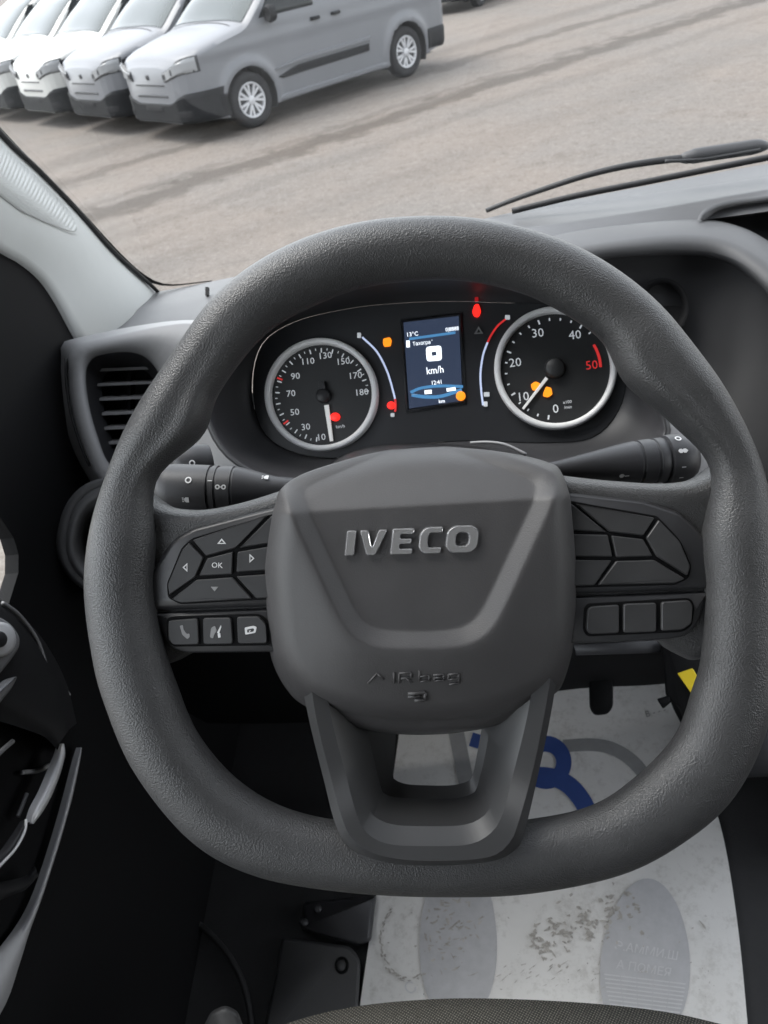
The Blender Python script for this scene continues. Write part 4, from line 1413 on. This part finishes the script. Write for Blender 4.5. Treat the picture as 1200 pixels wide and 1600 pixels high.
# sole prints
def sole(cx, cy, rx, ry, tw):
    n = 48
    q = []
    for i in range(n):
        a = i * math.tau / n
        x, y = rx * math.cos(a) * (1 + .10 * math.sin(a)), ry * math.sin(a)
        q.append((cx + x * math.cos(tw) - y * math.sin(tw), cy + x * math.sin(tw) + y * math.cos(tw)))
    v = [MM(x, y, .0002) for x, y in q] + [MM(cx, cy, .0002)]
    s = mk('sole_print', v, [(i, (i + 1) % n, n) for i in range(n)], M_FOOTINK, pm, smooth=False)
    return s
def hatch(par, cx, cy, rx, ry, y0, y1, step):
    parts = []
    k = y0
    while k < y1:
        t = (k - cy) / ry
        if abs(t) < .97:
            hw = rx * math.sqrt(1 - t * t) * .93
            seg = 5
            for j in range(seg):
                xa, xb = cx - hw + 2 * hw * j / seg, cx - hw + 2 * hw * (j + 1) / seg - 1
                parts.append(([MM(xa, k + (xa - cx) * .12, .0005), MM(xb, k + (xb - cx) * .12, .0005), MM(xb, k + 2.2 + (xb - cx) * .12, .0005), MM(xa, k + 2.2 + (xa - cx) * .12, .0005)], [(0, 1, 2, 3)]))
        k += step
    v, f = join(*parts)
    tag(mk('hatching', v, f, M_FOOTLINE, par, smooth=False), kind='stuff')
s_l = sole(716, 1465, 60, 140, rad(0))
s_r = sole(1008, 1505, 70, 132, rad(2))
hatch(s_r, 1008, 1505, 70, 132, 1530, 1640, 6.5)
text_on('sole_lettering', 'Э.АММИ.Ш', MM, 1010, 1487, 19, M_FOOTLINE, s_r, .0006, rad(10))
text_on('sole_lettering', 'А ПОМЕЯ', MM, 1006, 1515, 19, M_FOOTLINE, s_r, .0006, rad(9))
text_on('small_print', 'С', MM, 642, 1545, 26, M_FOOTLINE, pm, .0003, rad(-30))
# mud marks left by shoe treads
def mud(pts):
    parts = []
    for x, y, L, wd, an in pts:
        k = 9
        q = []
        for i in range(k):
            a = i * math.tau / k
            rr = random.uniform(.45, 1.25)
            u, w_ = L * math.cos(a) * rr, wd * math.sin(a) * rr
            q.append(MM(x + u * math.cos(an) - w_ * math.sin(an), y + u * math.sin(an) + w_ * math.cos(an), .0009))
        parts.append((q, [tuple(range(k))]))
    v, f = join(*parts)
    return tag(mk('mud_marks', v, f, M_DIRT, pm, smooth=False), kind='stuff')
pts = []
for i in range(150):     # forefoot tread of the right shoe
    t, u = random.random(), random.gauss(0, .5)
    x, y = 830 + 165 * t + u * 14, 1480 - 70 * t + u * 34
    if random.random() < .85:
        pts.append((x, y, random.uniform(2, 7), random.uniform(1.5, 3.6), random.choice((rad(-28), rad(62), rad(20))) + random.gauss(0, .25)))
for i in range(70):
    x, y = random.gauss(700, 26), random.gauss(1450, 34)
    pts.append((x, y, random.uniform(2, 8), random.uniform(1, 2.4), random.choice((0, rad(80), rad(-40))) + random.gauss(0, .3)))
for i in range(46):      # heel outline
    a = rad(60) + rad(170) * i / 45
    pts.append((640 + 44 * math.cos(a) + random.gauss(0, 2), 1470 + 62 * math.sin(a) + random.gauss(0, 3), random.uniform(2, 5), random.uniform(.8, 2), a + rad(90)))
for i in range(60):
    pts.append((random.uniform(600, 1120), random.uniform(1420, 1560), random.uniform(.8, 2.2), random.uniform(.5, 1.2), random.random() * 3))
for i in range(24):
    pts.append((random.gauss(860, 40), random.gauss(1520, 16), random.uniform(3, 8), random.uniform(.5, 1.0), rad(-35) + random.gauss(0, .2)))
pts.append((1098, 1446, 12, 1.6, rad(48)))
mud(pts)

# brake pedal hanging in front of the mat
bp_ = thing('brake_pedal', 'black brake pedal hanging above the paper mat', 'pedal', P(938, 1110, 1.10))
v, f = prism(round_poly([(920, 1060), (958, 1056), (958, 1104), (950, 1116), (928, 1118), (921, 1106)], 6, 3), lambda x, y, h: P(x, y, 1.13 - h), 0, .02, 4)
mk('pedal_pad', v, f, M_BLACK, bp_)
v, f = tube([P(940, 1075, 1.14), P(930, 1020, 1.16), P(905, 960, 1.18)], .010, 10)
mk('pedal_arm', v, f, M_BLACK, bp_)
# lever bracket with the yellow label
lev = thing('column_lever', 'black bracket with a bright yellow label low behind the right rim', 'lever', P(1070, 1110, .80))
v, f = prism(round_poly([(1034, 1000), (1110, 1010), (1130, 1090), (1104, 1150), (1078, 1150), (1060, 1105), (1040, 1088)], 6, 3), lambda x, y, h: P(x, y, .80 - h), 0, .02, 4)
mk('bracket', v, f, M_BLACK, lev)
v, f = prism(round_poly([(1058, 1052), (1082, 1044), (1092, 1060), (1086, 1092)], 2, 3), lambda x, y, h: P(x, y, .776 - h), 0, .003, 1)
mk('yellow_label', v, f, M_YELLOW, lev, smooth=False)
v, f = prism(round_poly([(1026, 1092), (1046, 1086), (1050, 1096), (1036, 1108)], 3, 3), lambda x, y, h: P(x, y, .79 - h), 0, .01, 2)
mk('hook', v, f, M_BLACK, lev)

# centre console at the right of the footwell
con = thing('centre_console', 'dark console side to the right of the footwell', 'console', veh(.48, .6, FZ))
v, f = vbox(.42, .70, .50, .92, FZ, .93)
o = mk('console_body', v, f, M_CARPET, con, smooth=False)
bv = o.modifiers.new('bevel', 'BEVEL')
bv.width = .02
bv.segments = 3
v, f = prism(round_poly([(1128, 1128), (1240, 1120), (1240, 1212), (1136, 1216)], 8, 3), lambda x, y, h: P(x, y, .93 - h), 0, .03, 5)
mk('console_cap', v, f, M_DARK, con)

# driver's seat: front edge of the cushion at the bottom of the picture, backrest behind the camera
def fabric():
    m = bpy.data.materials.new('woven_fabric')
    m.use_nodes = True
    t = m.node_tree
    b = t.nodes['Principled BSDF']
    b.inputs['Roughness'].default_value = .9
    tc = t.nodes.new('ShaderNodeTexCoord')
    outs = []
    for rz in (40, -50):
        mp = t.nodes.new('ShaderNodeMapping')
        mp.inputs['Rotation'].default_value = (0, 0, rad(rz))
        w_ = t.nodes.new('ShaderNodeTexWave')
        w_.inputs['Scale'].default_value = 150
        w_.inputs['Distortion'].default_value = .4
        t.links.new(tc.outputs['Object'], mp.inputs['Vector'])
        t.links.new(mp.outputs[0], w_.inputs['Vector'])
        outs.append(w_.outputs['Fac'])
    mx = t.nodes.new('ShaderNodeMath')
    mx.operation = 'MULTIPLY'
    t.links.new(outs[0], mx.inputs[0])
    t.links.new(outs[1], mx.inputs[1])
    c = t.nodes.new('ShaderNodeMixRGB')
    c.inputs[1].default_value = (.022, .021, .019, 1)
    c.inputs[2].default_value = (.22, .205, .165, 1)
    t.links.new(mx.outputs[0], c.inputs[0])
    t.links.new(c.outputs[0], b.inputs['Base Color'])
    bp = t.nodes.new('ShaderNodeBump')
    bp.inputs['Distance'].default_value = .001
    t.links.new(mx.outputs[0], bp.inputs['Height'])
    t.links.new(bp.outputs[0], b.inputs['Normal'])
    return m
M_FABRIC = fabric()
seat = thing('driver_seat', 'driver seat with dark woven fabric cushion at the bottom edge', 'seat', veh(.02, -.1, FZ))
SZ = 1.20
edge = cat_rom([(300, 1690), (400, 1622), (470, 1592), (560, 1572), (660, 1562), (760, 1560), (900, 1566), (1020, 1578), (1110, 1596), (1190, 1622), (1260, 1680)], 60)
pts = [onfloor(x, y, SZ) for x, y in edge]
back = veh(.02, -.45, SZ)
rows = [[q - ZV * .14 + YV * -.02 for q in pts], [q - ZV * .04 + YV * .004 for q in pts], pts, [q + ZV * .012 - YV * .02 for q in pts], [q.lerp(back, .35) + ZV * .02 for q in pts], [q.lerp(back, .75) + ZV * .015 for q in pts]]
v, f = loft(rows)
mk('cushion', v, f, M_FABRIC, seat)
v, f = vbox(-.22, .28, -.62, -.46, 1.15, 1.85)
o = mk('backrest', v, f, M_FABRIC, seat, smooth=False)
bv = o.modifiers.new('bevel', 'BEVEL')
bv.width = .05
bv.segments = 4
v, f = prism(round_poly([(318, 1604), (330, 1580), (352, 1570), (372, 1580), (392, 1640), (320, 1650)], 8, 4), lambda x, y, h: P(x, y, .72 - h), 0, .02, 8)
mk('adjuster_knob', v, f, M_FOOT, seat)

# ------------------------------------------------------------------ wiper outside the glass
wip = thing('windscreen_wiper', 'black wiper blade parked at the foot of the windscreen', 'wiper', onglass(900, 310, .05))
def G(px, py, off=.06):
    return onglass(px, py, off)
arm = cat_rom([(760, 329), (800, 313, ), (860, 292), (920, 273), (980, 259), (1040, 250), (1080, 246)], 40)
v, f = tube([G(x, y) for x, y in arm], [.0036 + .0016 * i / 39 for i in range(40)], 8)
mk('wiper_blade_tip', v, f, M_RUBBER, wip)
head = cat_rom([(1060, 249), (1090, 243), (1130, 237), (1170, 231), (1192, 228), (1200, 230)], 24)
v, f = tube([G(x, y) for x, y in head], [.004, .0065, .0085, .009] + [.0105] * 16 + [.010, .009, .007, .003], 10)
mk('wiper_arm_head', v, f, mat('wiper_paint', (.035, .035, .037), .5), wip)
bl2 = cat_rom([(800, 330), (900, 306), (1000, 286), (1100, 266), (1200, 246), (1320, 222)], 40)
v, f = tube([G(x, y, .02) for x, y in bl2], .0045, 8)
mk('wiper_rubber', v, f, M_RUBBER, wip)
sp = cat_rom([(1040, 252), (1090, 250), (1130, 244), (1188, 234)], 20)
v, f = tube([G(x, y, .05) for x, y in sp], .0025, 8)
mk('wiper_spring', v, f, M_RUBBER, wip)

# ------------------------------------------------------------------ parked vans
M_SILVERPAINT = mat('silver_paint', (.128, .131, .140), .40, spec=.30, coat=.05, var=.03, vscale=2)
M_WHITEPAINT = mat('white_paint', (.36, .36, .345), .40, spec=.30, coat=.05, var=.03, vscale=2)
M_VANBLACK = mat('van_bumper_plastic', (.008, .0085, .0095), .7, spec=.2, bump=.3, bscale=60, bdist=.002, var=.25, vscale=5)
M_VANGLASS = mat('van_windscreen_glass', (.030, .038, .036), .12, spec=.22, var=.12, vscale=1.5)
M_VANSIDE = mat('van_side_glass', (.010, .012, .013), .1, spec=.2)
M_TYRE = mat('tyre', (.020, .020, .021), .85, spec=.2)
M_ALLOY = mat('alloy', (.40, .40, .41), .4, metal=.1)
M_LAMP = mat('headlamp_lens', (.21, .215, .22), .2, spec=.4)
M_LAMPDARK = mat('headlamp_inner', (.026, .027, .030), .35, spec=.3)
M_TAIL = mat('tail_lamp', (.35, .03, .03), .2)
M_VANDARK = mat('underbody', (.012, .012, .012), .9)  # plain dark finish for housings, underside and panel gaps

def interp(t, xs, ys):
    if t <= xs[0]:
        return ys[0]
    for i in range(len(xs) - 1):
        if t <= xs[i + 1]:
            k = (t - xs[i]) / (xs[i + 1] - xs[i])
            return ys[i] + (ys[i + 1] - ys[i]) * k
    return ys[-1]
def smooth_interp(t, xs, ys, w_=.05):
    return sum(interp(t + k * w_ / 2, xs, ys) for k in (-2, -1, 0, 1, 2)) / 5
AX, WB, LV = .90, 2.84, 4.62
TY = [0, .05, .12, .3, .6, .95, 1.05, 1.35, 1.65, 1.95, 2.2, 2.6, 3.5, 4.2, 4.45, 4.56, 4.62]
TZ = [.84, .93, .98, 1.04, 1.10, 1.16, 1.20, 1.42, 1.61, 1.745, 1.80, 1.835, 1.835, 1.81, 1.78, 1.70, 1.55]
WY = [0, .04, .10, .20, .35, .6, .9, 3.9, 4.3, 4.5, 4.58, 4.62]
WW = [.58, .69, .765, .825, .872, .905, .925, .925, .915, .895, .87, .83]
def ztop(y):
    return smooth_interp(y, TY, TZ, .06)
def wfull(y):
    return interp(y, WY, WW)
def zbot(y):
    return interp(y, [0, .4, .55, 4.1, 4.62], [.24, .22, .20, .22, .30])
def sidew(y, z):
    w_ = wfull(y)
    if z > 1.08:
        w_ *= 1 - .17 * ((z - 1.08) / .72) ** 1.25
    elif z < .75:
        w_ *= 1 - .035 * ((.75 - z) / .5) ** 2
    # pressed shoulder along the side and flares over the wheels
    if .3 < y < 4.4:
        w_ += .010 * math.exp(-((z - .93) / .06) ** 2)
        for c in (AX, AX + WB):
            r = math.hypot(y - c, z - .32)
            w_ += .028 * math.exp(-((r - .42) / .065) ** 2)
    return w_
def section(y, nz, nx):
    zt = ztop(y)
    zs = zt - .09
    zb = zbot(y)
    pts = []
    for i in range(nz + 1):
        z = zb + (zs - zb) * i / nz
        pts.append((sidew(y, z), z))
    ws = pts[-1][0]
    for i in range(1, nx + 1):
        x = ws * (1 - i / nx)
        pts.append((x, zs + (zt - zs) * (1 - (x / ws) ** 3.2) ** .55))
    return pts
def yfront(x, z):
    a = 0.
    ax_ = abs(x)
    for i in range(len(WY) - 1):
        if WW[i] <= ax_ <= WW[i + 1] and WW[i + 1] > WW[i]:
            a = WY[i] + (WY[i + 1] - WY[i]) * (ax_ - WW[i]) / (WW[i + 1] - WW[i])
            break
    b = 0.
    if z > TZ[0]:
        for i in range(len(TY) - 1):
            if TZ[i] <= z <= TZ[i + 1]:
                b = TY[i] + (TY[i + 1] - TY[i]) * (z - TZ[i]) / (TZ[i + 1] - TZ[i])
                break
    return max(a, b)

def lmesh(name, v, f, m, sharp=40, smooth=True):
    me = bpy.data.meshes.new(name)
    me.from_pydata([tuple(q) for q in v], [], f)
    me.materials.append(m)
    bm = bmesh.new()
    bm.from_mesh(me)
    bmesh.ops.remove_doubles(bm, verts=bm.verts, dist=1e-5)
    bmesh.ops.recalc_face_normals(bm, faces=bm.faces)
    bm.to_mesh(me)
    bm.free()
    if smooth:
        me.shade_smooth()
        me.set_sharp_from_angle(angle=rad(sharp))
    return me

def van_meshes():
    """list of (part name, mesh, parent part name or None, offset); local axes: +y towards the rear, +x the van's left side as seen here"""
    out = []
    NY, NZ, NX = 200, 40, 16
    rows = []
    for i in range(NY + 1):
        t = i / NY
        y = LV * t
        if i < 24:
            y = .28 * (i / 24) ** 1.6
        else:
            y = .28 + (LV - .28) * (i - 24) / (NY - 24)
        half = section(y, NZ, NX)
        ring = [(x, y, z) for x, z in half] + [(-x, y, z) for x, z in half[-2::-1]]
        # snap points near the wheel arches onto the arch line
        rr = []
        for x, yy, z in ring:
            for c in (AX, AX + WB):
                r = math.hypot(yy - c, z - .32)
                if abs(x) > .6 and abs(r - .385) < .018 and z > .2:
                    k = .385 / r
                    yy, z = c + (yy - c) * k, .32 + (z - .32) * k
            rr.append(V((x, yy, z)))
        rows.append(rr)
    v, f = loft(rows)
    keep = []
    for q in f:
        c = sum((v[i] for i in q), V((0, 0, 0))) / len(q)
        if abs(c.x) > .6 and any(math.hypot(c.y - a, c.z - .32) < .384 for a in (AX, AX + WB)):
            continue
        keep.append(q)
    m_ = len(rows[0])
    keep.append(tuple(range(m_)))
    keep.append(tuple((len(rows) - 1) * m_ + i for i in range(m_)))
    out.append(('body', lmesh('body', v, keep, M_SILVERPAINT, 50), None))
    # wheel housings
    for c in (AX, AX + WB):
        for s in (1, -1):
            prof = []
            for x in (.935, .60):
                prof.append([V((s * x * (1 if x < .7 else .985), c + .384 * math.cos(a), .32 + .384 * math.sin(a))) for a in [rad(-25) + rad(230) * i / 28 for i in range(29)]])
            vv, ff = loft(prof)
            ff.append(tuple(29 + i for i in range(29)))
            out.append(('wheel_housing', lmesh('wheel_housing', vv, ff, M_VANDARK), None))
    vv = [V(q) for q in ((-.8, .3, .2), (.8, .3, .2), (.8, 4.4, .2), (-.8, 4.4, .2))]
    out.append(('underbody', lmesh('underbody', vv, [(0, 1, 2, 3)], M_VANDARK, smooth=False), None))
    # front and side patches standing a little proud of the body
    def fpatch(name, x0, x1, z0, z1, m, off=.008, n=24, nz=8, skew=0.):
        rows = []
        for j in range(nz + 1):
            row = []
            for i in range(n + 1):
                x = x0 + (x1 - x0) * i / n
                a, b = (z0(x) if callable(z0) else z0), (z1(x) if callable(z1) else z1)
                z = a + (b - a) * j / nz
                s = 1 if x >= 0 else -1
                edge = min(i, n - i) == 0 or min(j, nz - j) == 0
                row.append(V((x * (1 + off), yfront(x, z) - (off if not edge else -.012), z)))
            rows.append(row)
        vv, ff = loft(rows)
        return name, lmesh(name, vv, ff, m), None
    def spatch(name, y0, y1, z0, z1, m, s, off=.008, n=24, nz=6):
        rows = []
        for j in range(nz + 1):
            row = []
            for i in range(n + 1):
                t, u_ = i / n, j / nz
                a, b = (z0(t) if callable(z0) else z0), (z1(t) if callable(z1) else z1)
                z = a + (b - a) * u_
                ya, yb = (y0(u_) if callable(y0) else y0), (y1(u_) if callable(y1) else y1)
                y = ya + (yb - ya) * t
                edge = min(i, n - i) == 0 or min(j, nz - j) == 0
                row.append(V((s * (sidew(y, z) + (off if not edge else -.012)), y, z)))
            rows.append(row)
        vv, ff = loft(rows)
        return name, lmesh(name, vv, ff, m), None
    out.append(fpatch('front_bumper', -.895, .895, .235, lambda x: .47 + .10 * sstep(.35, .75, abs(x)), M_VANBLACK, .022, 60, 10))
    for s in (1, -1):
        out.append(spatch('bumper_side', .40, .53, .235, lambda t: .575 - .10 * t, M_VANBLACK, s, .020, 8))
        out.append(spatch('side_moulding', lambda u_: 1.42 - .10 * u_, 3.02, lambda t: .46 + .01 * t, lambda t: .50 + .075 * sstep(0, .25, t), M_VANBLACK, s, .018, 40, 6))
        out.append(spatch('moulding_edge', 1.30, 3.06, lambda t: .575 + .01 * t, lambda t: .60 + .06 * sstep(0, .3, t), M_SILVERPAINT, s, .022, 40, 4))
        out.append(spatch('side_window', lambda u_: 1.17 + .52 * u_, 2.17, lambda t: 1.13, lambda t: 1.60, M_VANSIDE, s, .006, 20, 10))
        out.append(spatch('sill', AX + .40, AX + WB - .40, .20, .29, M_SILVERPAINT, s, .018, 30, 4))
        for yy in (2.20, 3.18):
            out.append(spatch('door_gap', yy, yy + .012, .33, 1.70, M_VANDARK, s, .0016, 1, 40))
        out.append(spatch('door_gap', 1.12, 1.132, .33, 1.10, M_VANDARK, s, .0016, 1, 30))
        for yy in (2.04, 2.40):
            vv, ff = tube([V((s * (sidew(yy + k, 1.02) + o_), yy + k, 1.02)) for k, o_ in ((0, .0), (.02, .03), (.07, .036), (.12, .03), (.14, 0))], .020, 8)
            out.append(('door_handle', lmesh('door_handle', vv, ff, M_VANBLACK), None))
        # mirror
        vv, ff = loft([[V((s * (.93 + x * .16), 1.36 + dy * k, 1.17 + .10 * z * k + .02)) for x, z in [(.5 + .5 * math.cos(a), math.sin(a)) for a in [i * math.tau / 20 for i in range(20)]]] for dy, k in ((.10, .55), (.06, .85), (-.01, 1.0), (-.07, .75), (-.10, .3))], cu=True)
        ff.append(tuple(range(20)))
        ff.append(tuple(80 + i for i in range(20)))
        out.append(('wing_mirror', lmesh('wing_mirror', vv, ff, M_VANBLACK), None))
        # headlamps
        x0, x1 = (.40, .835) if s > 0 else (-.835, -.40)
        lo_ = lambda x: .705 + .085 * sstep(.40, .83, abs(x))
        hi_ = lambda x: .825 + .115 * sstep(.40, .83, abs(x))
        out.append(fpatch('headlamp_surround', x0 - .012, x1 + .012, lambda x: lo_(x) - .012, lambda x: hi_(x) + .012, M_LAMPDARK, .012, 20, 6))
        out.append(fpatch('headlamp', x0, x1, lo_, hi_, M_LAMP, .020, 20, 6))
        q0, q1 = (.405, .485) if s > 0 else (-.485, -.405)
        out.append(fpatch('headlamp_insert', q0, q1, lambda x: lo_(x) + .010, lambda x: hi_(x) - .008, M_LAMPDARK, .026, 8, 4))
        q0, q1 = (.60, .63) if s > 0 else (-.63, -.60)
        out.append(fpatch('headlamp_insert', q0, q1, lambda x: lo_(x) + .012, lambda x: hi_(x) - .012, M_LAMPDARK, .025, 4, 4))
        q0, q1 = (.56, .76) if s > 0 else (-.76, -.56)
        out.append(fpatch('fog_lamp_bezel', q0, q1, .30, .40, M_TYRE, .028, 12, 5))
        out.append(spatch('tail_lamp', 4.46, 4.585, .98, 1.42, M_TAIL, s, .012, 6, 8))
        out.append(spatch('rear_bumper', 4.16, 4.60, .26, .55, M_VANBLACK, s, .024, 16, 6))
    out.append(fpatch('grille_slot', -.40, .40, .655, .685, M_LAMPDARK, .010, 20, 3))
    out.append(fpatch('grille_slot', -.42, .42, .525, .570, M_LAMPDARK, .012, 20, 3))
    out.append(fpatch('grille_emblem', -.045, .045, .72, .80, M_LAMPDARK, .012, 6, 4))
    out.append(fpatch('number_plate_holder', -.26, .26, .36, .45, M_TYRE, .030, 10, 4))
    # windscreen
    rows = []
    for j in range(19):
        y = 1.03 + (1.90 - 1.03) * j / 18
        sec = section(y, 4, 40)[4:]
        ws = sec[0][0]
        row = []
        for i in range(31):
            x = (ws - .10) * (1 - 2 * i / 30)
            z = interp(-abs(x), [-p[0] for p in sec], [p[1] for p in sec])
            row.append(V((x, y - .004, z + .007)))
        rows.append(row)
    vv, ff = loft(rows)
    out.append(('windscreen', lmesh('windscreen', vv, ff, M_VANGLASS), None))
    # bonnet edge
    rows = []
    for off in (0, .012):
        row = []
        for i in range(31):
            x = .70 * (1 - 2 * i / 30)
            y = .99 + off - .06 * (abs(x) / .7) ** 2
            sec = section(y, 4, 40)[4:]
            z = interp(-abs(x), [-p[0] for p in sec], [p[1] for p in sec])
            row.append(V((x, y, z + .004)))
        rows.append(row)
    vv, ff = loft(rows)
    out.append(('bonnet_gap', lmesh('bonnet_gap', vv, ff, M_VANDARK), None))
    return out

def wheel_meshes():
    prof = [(.205, .075), (.215, .092), (.26, .104), (.295, .100), (.318, .075), (.322, .04), (.322, -.04), (.318, -.075), (.295, -.1), (.2, -.1)]
    n = 48
    rows = [[V((x, r * math.cos(i * math.tau / n), r * math.sin(i * math.tau / n))) for i in range(n)] for r, x in prof]
    v, f = loft(rows, cu=True)
    tyre = lmesh('wheel', v, f, M_TYRE, 60)
    prof = [(.207, .088), (.200, .094), (.186, .090), (.178, .060), (.10, .045), (.001, .045)]
    rows = [[V((x, r * math.cos(i * math.tau / n), r * math.sin(i * math.tau / n))) for i in range(n)] for r, x in prof]
    dish = loft(rows[3:], cu=True)
    rim = loft(rows[:4], cu=True)
    parts = [rim]
    for k in range(7):
        a = k * math.tau / 7
        e, t = V((0, math.cos(a), math.sin(a))), V((0, -math.sin(a), math.cos(a)))
        for dd in (-.028, .028):
            b0_, b1_ = e * .035 + V((.078, 0, 0)), e * .192 + t * dd * 1.25 + V((.086, 0, 0))
            w0, w1 = t * .013, t * .015
            vv = [b0_ - w0, b0_ + w0, b1_ + w1, b1_ - w1]
            vv += [q - V((.03, 0, 0)) for q in vv]
            parts.append((vv, [(0, 1, 2, 3), (4, 7, 6, 5), (0, 4, 5, 1), (1, 5, 6, 2), (2, 6, 7, 3), (3, 7, 4, 0)]))
    hub = [[V((x, r * math.cos(i * math.tau / 24), r * math.sin(i * math.tau / 24))) for i in range(24)] for r, x in ((.055, .05), (.052, .084), (.04, .090), (.001, .091))]
    parts.append(loft(hub, cu=True))
    v, f = join(*parts)
    return tyre, lmesh('rim', v, f, M_ALLOY, 30), lmesh('rim_back', *dish, M_LAMPDARK, 30)

HD = rad(36.93)
DV = V((math.cos(HD), math.sin(HD), 0))          # front to rear of the parked vans
LT = V((DV.y, -DV.x, 0))                         # their left side, facing us
VA = V((-.686, 11.117, 0))                       # ground contact of the nearest van's left front wheel
VM = van_meshes()
T_TYRE, T_RIM, T_BACK = wheel_meshes()
white = {}
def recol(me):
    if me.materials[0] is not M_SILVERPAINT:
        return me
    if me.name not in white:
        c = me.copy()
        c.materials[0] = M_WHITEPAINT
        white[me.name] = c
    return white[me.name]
def place_van(label, origin, paint, head=HD):
    root = thing('parked_van', label, 'van', origin, 'vans parked in a row across the yard')
    root.rotation_euler = (0, 0, head - math.pi / 2)
    for nm, me, _ in VM:
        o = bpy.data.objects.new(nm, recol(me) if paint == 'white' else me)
        sc.collection.objects.link(o)
        o.parent = root
    for c in (AX, AX + WB):
        for s in (1, -1):
            w_ = bpy.data.objects.new('wheel', T_TYRE)
            sc.collection.objects.link(w_)
            w_.parent = root
            w_.location = (s * .80, c, .322)
            w_.rotation_euler = (0, 0, 0 if s > 0 else math.pi)
            for me in (T_RIM, T_BACK):
                r_ = bpy.data.objects.new(me.name.split('.')[0], me)
                sc.collection.objects.link(r_)
                r_.parent = w_
    return root
for k, (lab, paint) in enumerate((
        ('nearest silver parked van at the right end of the row, whole left side showing', 'silver'),
        ('second silver parked van, directly beside the nearest one', 'silver'),
        ('white parked van beside the second silver van', 'white'),
        ('white parked van fourth from the right end of the row', 'white'),
        ('white parked van farthest to the left, mostly out of the picture', 'white'),
        ('white parked van at the far left, only its roof corner showing', 'white'))):
    if k == 5:
        break
    o_ = VA - DV * AX - LT * (.90 + 2.0 * k) 
    place_van(lab, o_, paint)
# one more van behind the row, cut by the top of the picture
q0, q1 = onfloor(690, 32, 0), onfloor(760, 3, 0)
place_van('white parked van behind the row, only its lower side showing at the top', q0 - LT * .92 + DV * .6, 'white', math.atan2((q1 - q0).y, (q1 - q0).x))
